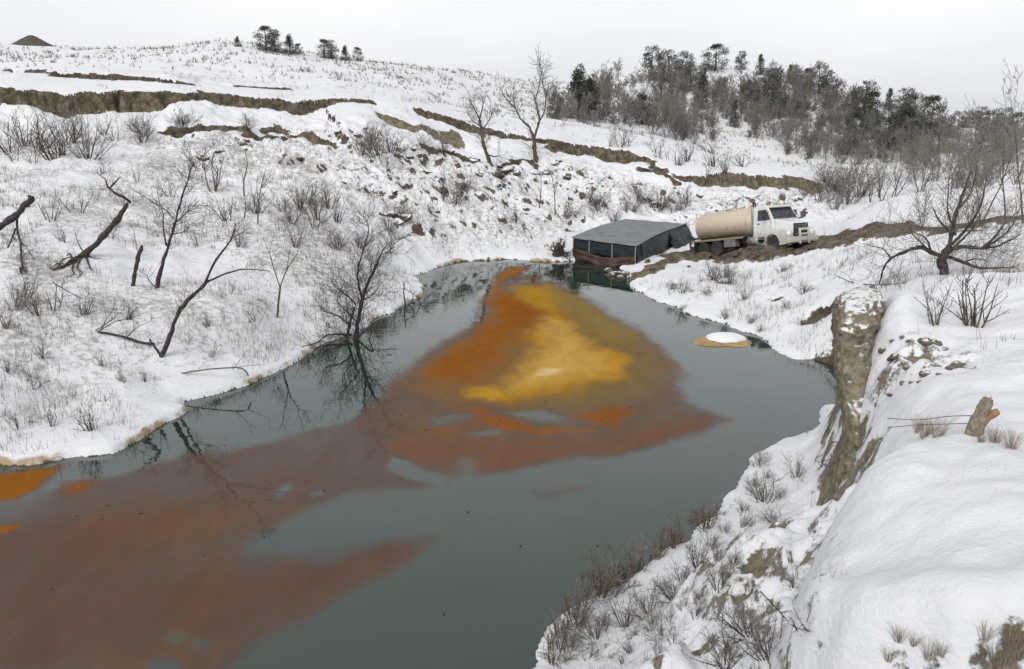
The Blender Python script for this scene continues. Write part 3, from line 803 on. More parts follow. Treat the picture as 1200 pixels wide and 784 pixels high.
def shrub_parts(seed, h, stems, mt, mw, spread=.7, kids=(5, 3), rmin=.004, lmax=2):
    rng = random.Random(seed); a, b = MB(), MB()
    o = dict(wob=.16, up=.06, kids=kids, spread=.5, ratio=.5, lmax=lmax, rmin=rmin, t0=.2)
    for s in range(stems):
        an = rng.uniform(0, 6.28); q = rng.uniform(0, spread)
        d = Vector((math.cos(an) * q, math.sin(an) * q, 1))
        grow(a, b, Vector((math.cos(an) * q * .15, math.sin(an) * q * .15, -.1)), d, h * rng.uniform(.55, 1.1), .013 * h + .003, 0, rng, o)
    return [('stems', a.mesh('stems', mt)), ('twigs', b.mesh('twigs', mw))]

def juniper_parts(seed, h, w, cone, mat):
    """dense evergreen: limbs carrying clumps of small scale-leaf sprays"""
    rng = random.Random(seed); a, b = MB(), MB()
    a.tube([(0, 0, -.2), (.05 * h * rng.uniform(-1, 1), 0, h * .45), (0, .03 * h, h * .92)], [.035 * h, .022 * h, .006 * h], 6)
    for k in range(80):
        t = rng.random() ** 1.3; z = h * (.04 + .93 * t)
        prof = (1 - t) ** .8 if cone else math.sin(math.pi * min(1, .22 + .74 * t)) ** .6
        an = rng.uniform(0, 6.28); rr = w * .5 * max(prof, .07) * rng.uniform(.45, 1.1)
        c = Vector((math.cos(an) * rr, math.sin(an) * rr, z + rr * .15))
        if rng.random() < .5: a.tube([(0, 0, z - .15 * rr), c], [.008 * h, .003 * h], 3, cap=False)
        cs = h * rng.uniform(.05, .12) * (1.2 - .5 * t)
        for q in range(34):
            v = rdir(rng); p = c + Vector((v.x, v.y, v.z * .85)) * cs * rng.random() ** .4 * 1.35
            u = (v + rdir(rng) * .6 + Vector((0, 0, .5))).normalized(); s = rdir(rng).cross(u)
            if s.length < .1: continue
            s.normalize(); L = h * rng.uniform(.03, .06); wd = L * .27
            b.add([tuple(p - s * wd), tuple(p + s * wd), tuple(p + u * L + s * wd * .2)], [(0, 1, 2)])
    return [('trunk', a.mesh('trunk', M['bark_brown'], True)), ('crown', b.mesh('crown', mat))]

def stroke_tree(name, label, cat, base_px, strokes, mt, mw, seed, twigs=None, Y=None, group=None, lean=0.0, base=None, sides=7, parts=('trunk', 'crown')):
    """a tree surveyed limb by limb: strokes of (px,py) with radii in metres, in an upright plane through its base; side twigs grow all round"""
    rng = random.Random(seed)
    b = G(*base_px) if base is None else base
    Y0 = b.y
    root = thing(name, label, cat, b, 0, group)
    off = Vector(P(base_px[0], base_px[1], Y0)) - b
    a, tw = MB(), MB()
    o = dict(wob=.22, up=.05, kids=(4, 3), spread=.62, ratio=.55, lmax=2, rmin=.004, mainlev=-1)
    if twigs: o.update(twigs)
    for si, (pts, r0, r1) in enumerate(strokes):
        ph = rng.uniform(0, 6.28); q = []
        for i, (px, py) in enumerate(pts):
            w = Vector(P(px, py, Y0)) - off - b
            if si or i:
                fl = gz(b.x + w.x, b.y + w.y) - b.z + r0 * .6
                if w.z < fl:
                    c_ = G(px, py, r0 * .8) - b
                    if c_.length < 6: w = c_
                    else: w.z = fl
            w.y += lean * w.z + (.22 * math.sin(ph + i * 1.3) * w.length * .35 if si else 0)
            q.append(w)
        if si == 0: q[0] = q[0] - (q[1] - q[0]).normalized() * .25
        q = smooth_path(q, 4)
        jit = [Vector((0, 0, 0))] + [rdir(rng) * r0 * .25 for _ in q[1:]]
        q = [v + j for v, j in zip(q, jit)]
        n = len(q); rad = [(r0 + (r1 - r0) * i / (n - 1)) * (rng.uniform(.74, 1.2) if r0 > .085 else rng.uniform(.86, 1.14)) for i in range(n)]
        if r1 > .07: rad[-1] *= .45
        a.tube(q, rad, sides)
        L = sum((q[i + 1] - q[i]).length for i in range(n - 1))
        for k in range(int(L * o.get('dens', 3))):
            t = rng.uniform(o.get('start', .25), 1.0); i = min(int(t * (n - 1)), n - 2)
            dd = (q[i + 1] - q[i]).normalized(); side = rdir(rng); side = (side - dd * side.dot(dd)).normalized()
            grow(tw, tw, q[i].lerp(q[i + 1], t * (n - 1) - i), dd * .4 + side * .6 + Vector((0, 0, o.get('lift', .15))), o.get('tl', .7) * rng.uniform(.4, 1.2), max(.35 * rad[i], .006) if o.get('thick') else .008, 1, rng, o)
    if parts[0] == 'limb': a.add(tw.v, tw.f); tw = MB()
    a.build(parts[0], mt, root, True)
    if tw.v: tw.build(parts[1], mw, root)
    return root

# ------------------------------------------------------------------ stuff: dead grass and weed stems standing through the snow
def stems_object(name, label, count, mask, hmin, hmax, wd, mat, seed, lean=.35, per=4, rlim=(17, 240)):
    rng = np.random.default_rng(seed)
    n = count * 3
    r = np.exp(rng.uniform(math.log(rlim[0]), math.log(rlim[1]), n)); th = rng.uniform(-.68, .68, n)
    x, y = r * np.sin(th), r * np.cos(th) - OY
    dens = sample(mask, x, y) * np.clip(.35 + 1.1 * fbm(x, y, 2.5 + 0 * x, 3, seed + 5), 0, 1.5)
    ok = (rng.random(n) < dens) & (sample(D, x, y) > .25)
    x, y = x[ok][:count], y[ok][:count]; k = len(x)
    x = np.repeat(x, per) + rng.normal(0, .09, k * per); y = np.repeat(y, per) + rng.normal(0, .09, k * per)
    m = k * per
    sc = np.repeat(rng.uniform(.5, 1.25, k), per)
    h = rng.uniform(hmin, hmax, m) * sc
    z = sample(Z, x, y) - .04
    az = rng.uniform(0, 6.283, m); ln = np.abs(rng.normal(0, lean, m)) * h
    tx, ty = x + np.cos(az) * ln, y + np.sin(az) * ln
    a2 = rng.uniform(0, 3.1416, m); w = wd * (.7 + np.hypot(x, y) / 60)
    dx, dy = np.cos(a2) * w, np.sin(a2) * w
    v = np.stack([np.stack([x - dx, y - dy, z], 1), np.stack([x + dx, y + dy, z], 1), np.stack([tx, ty, z + h], 1)], 1).reshape(-1, 3)
    me = bpy.data.meshes.new(name)
    me.vertices.add(len(v)); me.vertices.foreach_set('co', v.astype(np.float32).ravel())
    me.loops.add(3 * m); me.loops.foreach_set('vertex_index', np.arange(3 * m, dtype=np.int32))
    me.polygons.add(m); me.polygons.foreach_set('loop_start', np.arange(0, 3 * m, 3, dtype=np.int32)); me.polygons.foreach_set('loop_total', np.full(m, 3, np.int32))
    me.materials.append(mat); me.update(calc_edges=True)
    return tag(link(name, me), label, name.replace('_', ' '), kind='stuff')

nosoil = np.clip(1.2 - SOIL, 0, 1)
farhill = sst(95, 125, GY) * sst(330, 220, GY)
wm1 = np.clip(bank * .9 + slump * .7 + rightbank * .6 + TRACK * .9 * sst(17, 20, GX) + .12 + .3 * sst(86, 92, GY), 0, 1) * np.maximum(nosoil, TRACK)
stems_object('dead_weeds', 'thin grey brown weed stems standing through the snow', 24000, wm1, .15, .65, .006, M['weed'], 31, rlim=(30, 112))
stems_object('hillside_grass', 'dry grass tufts showing through snow on the far slopes', 9000, farhill * nosoil, .25, .7, .012, M['weed'], 37, per=5, rlim=(105, 240))
nm_ = np.clip(nearbank * .9 + .16 * sst(30, 26, GY), 0, 1)
stems_object('bank_weeds', 'fine brown weed stems crowding the near bank above the waterline', 3600, np.clip(nearbank * sst(3.6, 1.6, D) + .25 * nearbank, 0, 1) * sst(.25, .6, D), .12, .42, .0028, M['bank_weed'], 43, lean=.5, per=5, rlim=(22, 40))
stems_object('dry_grass', 'fine dry grass stems on the near snowy bank', 1100, nm_ * sst(.5, 1.5, D), .06, .26, .0022, M['straw'], 41, lean=.6, per=4, rlim=(18, 40))

# ------------------------------------------------------------------ hand-surveyed trees of the left bank and the slide
bk, tg = M['bark'], M['twig']
stroke_tree('bare_tree', 'leaning bare tree forking near its top, alone low on the left snow bank', 'tree', (190, 420), [
    ([(190, 420), (200, 396), (207, 374), (220, 355), (243, 333)], .10, .06), ([(243, 333), (252, 308), (262, 293), (272, 280), (282, 262)], .05, .012),
    ([(243, 333), (262, 325), (285, 320), (318, 320)], .045, .010), ([(272, 280), (284, 276), (296, 268)], .02, .006), ([(188, 418), (180, 408), (176, 400)], .05, .02)],
    bk, tg, 1, dict(dens=4, tl=.8, start=.45))
stroke_tree('bare_tree', 'upright bare tree with dense side twigs beside a short broken snag', 'tree', (184, 338), [
    ([(184, 338), (190, 310), (197, 288), (205, 262), (212, 235), (222, 205), (228, 190)], .10, .015), ([(197, 288), (192, 270), (188, 250), (184, 236)], .04, .01),
    ([(205, 262), (218, 250), (230, 236)], .03, .008), ([(200, 276), (216, 272), (232, 270)], .02, .006), ([(182, 338), (175, 330), (172, 322)], .03, .012)],
    bk, tg, 2, dict(dens=10, tl=1.0, start=.3, rmin=.006))
stroke_tree('snag', 'short broken snag stuck upright in the snow beside a bare tree', 'dead tree', (156, 335), [
    ([(156, 335), (158, 318), (162, 302), (167, 287)], .10, .075), ([(163, 298), (158, 284), (154, 270), (152, 258)], .015, .006)], bk, tg, 3, dict(dens=.8, tl=.4))
stroke_tree('fallen_tree', 'dark leaning trunk with a torn root tangle and snapped top', 'fallen tree', (96, 302), [
    ([(96, 302), (110, 292), (125, 275), (140, 256), (151, 240)], .17, .12), ([(151, 240), (146, 233), (138, 228), (128, 222)], .07, .05), ([(128, 222), (134, 214), (142, 210)], .05, .015), ([(128, 222), (120, 212), (108, 204)], .04, .01),
    ([(97, 300), (86, 308), (75, 316), (60, 320)], .09, .03), ([(92, 304), (80, 312), (72, 310)], .06, .015), ([(100, 300), (104, 312), (108, 324)], .05, .012), ([(98, 298), (92, 285), (88, 270)], .03, .008), ([(86, 308), (82, 300), (78, 304)], .04, .015), ([(94, 304), (84, 314), (88, 322), (80, 326)], .04, .01), ([(96, 303), (90, 314), (98, 320), (92, 328)], .035, .01), ([(75, 316), (68, 310), (64, 314)], .03, .01), ([(88, 306), (76, 306), (66, 316), (58, 314)], .035, .008), ([(100, 300), (112, 306), (118, 304)], .03, .008)],
    bk, tg, 4, dict(dens=3.5, tl=.6, start=.1))
stroke_tree('fallen_tree', 'broken dark trunk hanging with limp branches high on the left bank', 'fallen tree', (-12, 275), [
    ([(-12, 275), (4, 262), (18, 252), (30, 240), (39, 231)], .16, .15), ([(20, 252), (19, 270), (22, 285), (28, 300), (32, 320), (26, 338)], .06, .02), ([(19, 268), (12, 285), (6, 293)], .05, .02), ([(22, 285), (32, 296), (44, 306)], .03, .008), ([(28, 300), (36, 318), (40, 325)], .03, .008)],
    bk, tg, 5, dict(dens=3.5, tl=.6, start=.1, lift=-.1))
stroke_tree('fallen_branch', 'long thin branch lying slanted above the snow near the snapped trunk', 'branch', (203, 257), [
    ([(207, 262), (196, 248), (180, 238), (165, 228), (152, 220)], .035, .012)], bk, tg, 6, dict(dens=1.2, tl=.5), parts=('limb', 'twigs'))
stroke_tree('fallen_branch', 'brushy fallen branch lying below the leaning tree on snow', 'branch', (110, 388), [
    ([(110, 390), (130, 392), (150, 397), (165, 402), (181, 404)], .035, .055), ([(112, 388), (125, 380), (140, 368), (150, 358)], .022, .006), ([(115, 389), (135, 378), (155, 372), (172, 366)], .02, .006), ([(150, 395), (160, 385), (176, 378)], .02, .006), ([(118, 388), (126, 372), (136, 360)], .015, .005)],
    bk, tg, 7, dict(dens=5, tl=.55, start=.1), parts=('limb', 'twigs'))
stroke_tree('fallen_branch', 'grey branch lying on snow along the ochre stained shore', 'branch', (212, 439), [
    ([(210, 440), (230, 437), (255, 434), (280, 433), (288, 437), (291, 443)], .03, .03), ([(280, 433), (295, 431), (312, 427)], .015, .005), ([(275, 433), (285, 420), (292, 410)], .012, .004)], M['bark_grey'], tg, 8, dict(dens=1.2, tl=.4), parts=('limb', 'twigs'))
stroke_tree('fallen_branch', 'thin stick lying on snow beneath the torn root tangle', 'branch', (65, 335), [([(64, 334), (76, 340), (88, 347), (96, 351)], .022, .01)], bk, tg, 9, dict(dens=1, tl=.3), parts=('limb', 'twigs'))
stroke_tree('bare_sapling', 'slim forked sapling standing on open snow above the shore', 'sapling', (325, 373), [
    ([(325, 373), (327, 352), (329, 337)], .05, .04), ([(329, 337), (322, 318), (315, 300), (306, 280)], .028, .006), ([(329, 337), (336, 318), (346, 300), (358, 272)], .03, .006), ([(336, 318), (340, 300), (342, 282)], .016, .005), ([(322, 318), (318, 296), (322, 276)], .014, .005)],
    M['bark_brown'], M['twig'], 10, dict(dens=2.8, tl=.6, start=.2))
stroke_tree('bare_tree', 'large twiggy multi-stemmed tree leaning over the water at the shore', 'tree', (412, 398), [
    ([(416, 402), (417, 385), (420, 365), (424, 345), (432, 322), (440, 305), (446, 290), (454, 275)], .13, .02), ([(420, 365), (424, 345), (421, 325), (420, 308), (425, 285), (430, 262), (428, 248)], .07, .012),
    ([(408, 404), (406, 388), (410, 370), (416, 352)], .08, .05), ([(416, 350), (405, 338), (394, 328), (388, 318)], .04, .008), ([(410, 372), (396, 362), (380, 358), (372, 352)], .04, .008), ([(412, 385), (396, 384), (384, 394), (372, 404), (352, 410)], .05, .01),
    ([(424, 345), (436, 338), (444, 326)], .03, .008), ([(446, 290), (458, 284), (466, 272)], .02, .006), ([(418, 390), (428, 380), (436, 376), (432, 392), (424, 400)], .05, .012), ([(417, 370), (404, 356), (396, 345), (398, 330)], .03, .008)],
    bk, tg, 11, dict(dens=16, tl=1.15, start=.08, kids=(7, 4), rmin=.006))
stroke_tree('bare_shrub', 'forked dead shrub tilting out of the snow point into the water', 'shrub', (478, 357), [
    ([(476, 360), (474, 348), (473, 336), (474, 328)], .05, .02), ([(478, 357), (488, 362), (492, 352), (484, 340), (470, 334)], .03, .01), ([(476, 358), (484, 346), (480, 334)], .03, .008), ([(480, 358), (494, 352), (503, 342)], .03, .01)], bk, tg, 12, dict(dens=5, tl=.6, start=.1))
# trees of the slide
stroke_tree('bare_tree', 'crooked bare tree with thick trunk and fine crown below the scarp', 'tree', (576, 195), [
    ([(576, 196), (571, 182), (567, 170), (565, 155), (562, 140)], .22, .13), ([(562, 140), (556, 128), (550, 116)], .08, .02), ([(562, 140), (566, 125), (565, 114)], .08, .02), ([(565, 152), (574, 140), (578, 126)], .06, .015), ([(571, 182), (580, 184), (586, 182)], .08, .02), ([(563, 148), (554, 142), (546, 130)], .06, .012)],
    M['bark_brown'], M['twig_grey'], 13, dict(dens=7, tl=1.5, start=.3, rmin=.012, kids=(5, 3)))
stroke_tree('bare_tree', 'tall bare tree with two great spreading limbs on the slide', 'tree', (628, 190), [
    ([(628, 191), (627, 178), (626, 164)], .26, .2), ([(626, 164), (620, 150), (610, 140), (604, 128), (594, 118), (586, 104)], .14, .025), ([(626, 164), (630, 150), (632, 138), (627, 118), (623, 108)], .14, .03), ([(604, 128), (602, 116), (602, 102)], .07, .02), ([(630, 146), (638, 132), (640, 115), (643, 98)], .08, .02), ([(627, 118), (632, 100), (635, 82), (630, 72)], .06, .015), ([(640, 115), (636, 96), (640, 78)], .05, .012)],
    M['bark_brown'], M['twig_grey'], 14, dict(dens=6, tl=1.5, start=.3, rmin=.013, kids=(5, 3)))
for i, (b, st) in enumerate([((632, 246), [([(632, 246), (634, 225), (634, 205)], .05, .01)]), ((650, 252), [([(650, 252), (650, 230), (646, 205), (640, 196)], .05, .01), ([(650, 230), (654, 212)], .03, .01)]),
                             ((526, 230), [([(526, 230), (522, 215), (520, 200)], .04, .01)]), ((287, 232), [([(287, 236), (286, 215), (290, 195), (287, 178)], .055, .012), ([(286, 215), (282, 200)], .03, .01)]),
                             ((302, 262), [([(302, 262), (303, 240), (306, 220), (312, 195)], .05, .01), ([(303, 240), (300, 222), (302, 205)], .03, .008), ([(306, 220), (318, 205)], .02, .006)]),
                             ((285, 258), [([(285, 262), (288, 245), (287, 230)], .04, .01)])]):
    stroke_tree('bare_sapling', ['thin straight sapling in rough ground left of its taller neighbour near the shed', 'thin bent sapling with a hooked tip rising behind the shed', 'small lone sapling on the slide below the clay scarp', 'crooked slender sapling with a dark trunk under the scarps of the left bank', 'slender twin-stemmed sapling below the crooked one on the left bank', 'short thin sapling at the foot of two slender saplings'][i], 'sapling', b, st, M['bark_brown'], M['twig_grey'], 20 + i, dict(dens=3.5, tl=.8, start=.25, rmin=.008))
# big spreading shrub and thicket trees on the right bench
stroke_tree('bare_tree', 'low gnarled tree with limbs sprawling sideways over snowy right bench', 'tree', (1108, 322), [
    ([(1108, 324), (1104, 312), (1106, 300), (1112, 290)], .20, .15), ([(1106, 302), (1092, 296), (1076, 290), (1060, 294), (1044, 302), (1038, 314), (1032, 334)], .11, .025), ([(1044, 302), (1034, 292), (1022, 288), (1012, 286)], .03, .008), ([(1112, 290), (1118, 270), (1122, 250), (1126, 225), (1134, 200)], .10, .02),
    ([(1112, 292), (1130, 290), (1150, 292), (1170, 288), (1192, 274)], .10, .02), ([(1114, 302), (1130, 308), (1148, 314), (1170, 316), (1192, 316)], .08, .02), ([(1118, 275), (1104, 262), (1096, 244)], .06, .012), ([(1150, 292), (1162, 278), (1176, 262), (1198, 248)], .06, .012), ([(1092, 296), (1084, 280), (1070, 272)], .05, .01),
    ([(1112, 296), (1126, 284), (1140, 270), (1146, 250)], .07, .012), ([(1130, 308), (1146, 304), (1160, 308)], .04, .01), ([(1112, 290), (1135, 262), (1150, 232), (1160, 200)], .07, .012), ([(1118, 275), (1108, 245), (1114, 210)], .05, .01), ([(1150, 292), (1178, 270), (1197, 238)], .05, .01), ([(1122, 250), (1136, 226), (1140, 186)], .04, .008), ([(1092, 296), (1072, 276), (1060, 256)], .035, .008)],
    M['bark'], M['twig_brush'], 30, dict(dens=10, tl=1.35, start=.2, kids=(5, 4), rmin=.006))
stroke_tree('bare_branch', 'thin arching branch lying across the snow below the gnarled tree', 'branch', (995, 332), [([(985, 326), (1000, 332), (1020, 334), (1045, 334), (1062, 332)], .02, .012), ([(1000, 332), (992, 322), (980, 318)], .012, .005)], M['bark'], M['twig'], 31, dict(dens=2.5, tl=.5, start=.1), parts=('limb', 'twigs'))

# ------------------------------------------------------------------ shared shrub and tree variants
SHR = [shrub_parts(100 + i, 1.0, (4, 8, 5, 10, 4, 7, 4, 6)[i], M['bark_brown'], (M['twig'], M['twig_grey'], M['twig_brush'])[i % 3], (.35, .8, 1.1, .6, 1.4, .5, .7, 1.0)[i], ((4, 3), (5, 3), (7, 4), (3, 2))[i % 4]) for i in range(8)]
BRUSH = [shrub_parts(120 + i, 1.0, 16, M['twig'], M['twig_grey'], 1.5, (6, 3)) for i in range(3)]
REED = [shrub_parts(140 + i, 1.0, 7, M['twig_red'], (M['twig_red'], M['twig_brush'])[i % 2], .7, (5, 3), .004) for i in range(4)]
LAND = []
def landmark(px, py, text):
    h = cast(Z, px, py)[0]; LAND.append((h[0], h[1], text))
for a_ in [(190, 420, 'the leaning forked tree'), (184, 338, 'the upright tree with dense twigs'), (156, 335, 'the short snag'), (98, 300, 'the torn root tangle'), (10, 262, 'the hanging broken trunk'), (145, 398, 'the brushy fallen branch'), (245, 437, 'the grey shore branch'),
           (325, 373, 'the slim forked sapling'), (410, 390, 'the twiggy shore tree'), (287, 232, 'the crooked slender sapling'), (302, 262, 'the twin-stemmed sapling'), (576, 195, 'the crooked thick-trunked tree'), (628, 190, 'the tree with two great limbs'), (480, 150, 'the tan clay scarp'), (720, 265, 'the back of the shed'), (330, 125, 'the ragged scarp'), (120, 120, 'the long dark scarp'), (988, 576, 'the short dark timber'), (965, 548, 'the wire coil'), (850, 762, 'the forked grey branch'), (905, 705, 'the dark stick on the near bank'), (690, 705, 'the reddish waterline shrubs'), (810, 625, 'the upper end of the reddish waterline shrubs'), (880, 655, 'the bare tan earth of the near bank')]: landmark(*a_)
def near_text(x, y):
    return min(LAND, key=lambda q: math.hypot(q[0] - x, q[1] - y))[2]
def scatter_shrub(name, var, spots, hpx_label, cat, group, jit=.15):
    for i, (px, py, hpx) in enumerate(spots):
        p = G(px, py, -.03); k = FOC / p.y; h = hpx / k
        s = h * R.uniform(1 - jit, 1 + jit)
        lab = hpx_label; grp = group
        if '@' in lab: nt_ = near_text(p.x, p.y); lab = lab.replace('@', nt_); grp = group + ' near ' + nt_
        place_copy(name, var[R.randrange(len(var))], p, R.uniform(0, 6.28), (s * R.uniform(.7, 1.35), s * R.uniform(.7, 1.35), s), lab, cat, grp, (R.uniform(-.3, .3), R.uniform(-.3, .3)))

# sapling clumps on the upper left bank
scatter_shrub('bare_shrub', SHR, [(8, 180, 40), (28, 172, 38), (48, 178, 42), (62, 188, 52), (78, 170, 45), (72, 182, 36), (88, 168, 36), (18, 190, 30), (40, 192, 30), (95, 158, 26), (120, 160, 25), (135, 165, 24)], 'upright leafless shrub in the clump on the upper left snow bank', 'shrub', 'upright shrubs of the upper left bank')
scatter_shrub('bare_shrub', BRUSH, [(104, 186, 46)], 'bushy dark twigged shrub beside the clump of upright shrubs', 'shrub', None)
lb = [(60, 260, 34), (95, 250, 30), (130, 280, 28), (75, 285, 25), (250, 225, 40), (265, 260, 40), (232, 290, 28), (20, 365, 40), (45, 372, 35), (8, 385, 34), (30, 350, 34), (60, 365, 40), (100, 370, 30), (150, 375, 28), (245, 385, 20), (60, 500, 28), (20, 505, 24), (105, 505, 34), (145, 450, 20), (85, 470, 20), (40, 460, 25), (170, 450, 20), (220, 405, 18), (250, 420, 20), (300, 380, 20), (270, 345, 22), (120, 430, 20), (50, 420, 22), (130, 500, 14), (10, 440, 22), (280, 290, 30), (345, 290, 28), (370, 270, 30), (330, 250, 28), (360, 240, 30), (395, 262, 30), (200, 230, 26), (160, 215, 22), (120, 205, 22), (235, 200, 26)]
scatter_shrub('bare_shrub', SHR, lb, 'small sparse shrub poking through snow near @', 'shrub', 'small shrubs')
scatter_shrub('brush_clump', BRUSH, [(160, 155, 26), (172, 160, 26), (165, 168, 24), (215, 152, 22), (350, 245, 34), (372, 258, 34), (385, 245, 30), (300, 250, 26), (340, 262, 26), (425, 182, 26), (442, 182, 30), (458, 180, 26), (432, 172, 24), (290, 155, 16), (210, 150, 16), (470, 262, 26), (455, 270, 24), (420, 290, 24), (395, 292, 24), (535, 240, 24), (545, 225, 20), (605, 262, 18), (495, 178, 20), (520, 180, 20)], 'low dense tangle of grey brush near @', 'brush', 'brush tangles')
scatter_shrub('brush_clump', BRUSH, [(700, 250, 24), (735, 250, 26), (660, 255, 20), (770, 245, 24), (720, 262, 16), (790, 250, 22), (690, 238, 20), (805, 240, 20), (750, 238, 20)], 'wiry brush growing on the slope behind the grey shed', 'brush', 'brush behind the shed')
scatter_shrub('bare_shrub', SHR, [(715, 172, 22), (727, 174, 24), (735, 172, 20), (795, 195, 24), (770, 186, 26), (782, 188, 22), (835, 196, 26), (805, 190, 24), (825, 215, 26), (848, 218, 22), (870, 196, 20)], 'leafless shrub standing along the bench above the scarp', 'shrub', 'shrubs along the scarp bench')
scatter_shrub('bare_shrub', BRUSH, [(835, 330, 24), (848, 325, 22), (856, 332, 18), (915, 320, 14), (800, 345, 18), (788, 340, 16), (870, 352, 14), (830, 345, 14), (942, 345, 16), (920, 362, 14), (890, 390, 14), (850, 375, 14), (880, 380, 12), (800, 365, 10), (905, 305, 14)], 'small brown shrub on the snowy bank below the truck', 'shrub', 'shrubs on the bank below the truck')
scatter_shrub('bare_shrub', SHR, [(1097, 382, 60)], 'fine spreading shrub growing from snow above the clay stones', 'shrub', None)
scatter_shrub('bare_shrub', SHR, [(1140, 384, 74)], 'taller spreading shrub beside a fine one on the near bluff', 'shrub', None)
scatter_shrub('bare_shrub', BRUSH, [(895, 590, 34), (935, 560, 24), (820, 660, 40), (845, 690, 46), (838, 660, 40), (905, 610, 26), (870, 620, 30), (760, 720, 40), (790, 700, 40), (735, 735, 40), (700, 750, 44), (775, 745, 40), (815, 725, 36), (720, 700, 34), (680, 735, 40), (930, 690, 30), (880, 740, 50), (900, 770, 60), (850, 775, 60), (945, 735, 36)], 'wiry shrub on the near snowy bank near @', 'shrub', 'wiry shrubs')
scatter_shrub('bare_shrub', BRUSH, [(R.uniform(0, 1), 0, 0)][:0] + [(x_, y_, R.uniform(14, 28)) for x_, y_ in [(670, 765), (690, 775), (660, 780), (715, 770), (740, 765), (730, 780), (755, 775), (705, 735), (745, 745), (770, 770), (790, 755), (765, 735), (785, 730), (800, 715), (820, 700), (780, 690), (800, 680), (835, 640), (850, 625), (860, 660), (870, 600), (885, 570), (900, 560), (915, 585), (890, 545), (860, 720), (835, 755)]], 'low fine twiggy weed near @', 'shrub', 'fine weeds')
scatter_shrub('brush_clump', BRUSH, [(975, 225, 30), (985, 232, 34), (992, 240, 30), (968, 215, 26), (980, 245, 24), (995, 225, 34), (1005, 232, 28), (960, 238, 20), (945, 232, 18), (1000, 215, 30)], 'grey brown brush crowding the gully behind the truck cab', 'brush', 'brush in the gully behind the truck')
# reddish shrubs along the near waterline
reed_px = []
for i in range(len(WATER_PX2) - 1):
    (x0, y0), (x1, y1) = WATER_PX2[i], WATER_PX2[i + 1]
    k = max(1, int(math.hypot(x1 - x0, y1 - y0) / 9))
    for j in range(k):
        t = (j + R.random()) / k
        if y0 + (y1 - y0) * t > 605: reed_px.append((x0 + (x1 - x0) * t + R.uniform(-2, 18), y0 + (y1 - y0) * t + R.uniform(-2, 8)))
for px, py in reed_px:
    w = W0(px, py, .1); s = R.uniform(.45, 1.0)
    place_copy('waterside_shrub', REED[R.randrange(4)], (w[0], w[1], max(gz(*w), -.05) - .05), R.uniform(0, 6.28), (s * 1.1, s * 1.1, s), 'reddish brown twiggy shrub at the waterline under the near bank', 'shrub', 'reddish shrubs along the near waterline', (R.uniform(-.3, .1), R.uniform(-.4, 0)))

# wooded hill
BO = dict(wob=.14, up=.07, kids=(14, 7, 4), spread=.52, ratio=.45, lmax=3, rmin=.016, t0=.12)
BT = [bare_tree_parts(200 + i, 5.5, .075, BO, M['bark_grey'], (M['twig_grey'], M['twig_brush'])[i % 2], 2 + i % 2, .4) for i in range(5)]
BOS = dict(wob=.15, up=.06, kids=(9, 5, 3), spread=.5, ratio=.45, lmax=3, rmin=.009, t0=.2)
BTS = [bare_tree_parts(260 + i, 5.5, .07, BOS, M['bark_brown'], (M['twig_brush'], M['twig_grey'])[i % 2], 1 + i % 3, .35) for i in range(4)]
JU = [juniper_parts(300, 5, 4.2, False, M['needle']), juniper_parts(301, 5, 3.2, True, M['needle']), juniper_parts(302, 5, 3.6, False, M['needle_haze']), juniper_parts(303, 5, 2.6, True, M['needle_haze']), juniper_parts(304, 5, 4.4, False, M['needle_haze'])]
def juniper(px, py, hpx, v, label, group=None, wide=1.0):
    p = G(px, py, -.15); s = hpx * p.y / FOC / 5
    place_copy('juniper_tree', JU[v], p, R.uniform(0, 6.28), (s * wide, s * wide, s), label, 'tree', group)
sk = 'dark juniper in the little group on the bare left skyline'
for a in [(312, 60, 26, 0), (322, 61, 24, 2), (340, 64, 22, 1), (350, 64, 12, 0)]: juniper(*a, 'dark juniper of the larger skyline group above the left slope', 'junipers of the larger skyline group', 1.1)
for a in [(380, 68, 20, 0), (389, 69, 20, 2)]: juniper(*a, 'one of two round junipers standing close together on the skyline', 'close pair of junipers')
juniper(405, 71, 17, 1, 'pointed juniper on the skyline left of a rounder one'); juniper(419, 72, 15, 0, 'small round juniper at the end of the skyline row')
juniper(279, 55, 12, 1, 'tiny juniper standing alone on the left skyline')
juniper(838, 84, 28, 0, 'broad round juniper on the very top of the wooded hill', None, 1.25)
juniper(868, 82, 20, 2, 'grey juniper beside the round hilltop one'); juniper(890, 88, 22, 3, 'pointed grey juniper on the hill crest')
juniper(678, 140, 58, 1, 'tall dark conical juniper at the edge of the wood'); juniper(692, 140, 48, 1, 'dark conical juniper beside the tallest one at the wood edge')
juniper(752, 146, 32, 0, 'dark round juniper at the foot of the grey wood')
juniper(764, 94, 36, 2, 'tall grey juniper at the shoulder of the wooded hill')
juniper(1090, 152, 36, 0, 'dense dark green juniper where the hill crest falls away'); juniper(1041, 130, 24, 3, 'small lone juniper against the sky on the falling crest')
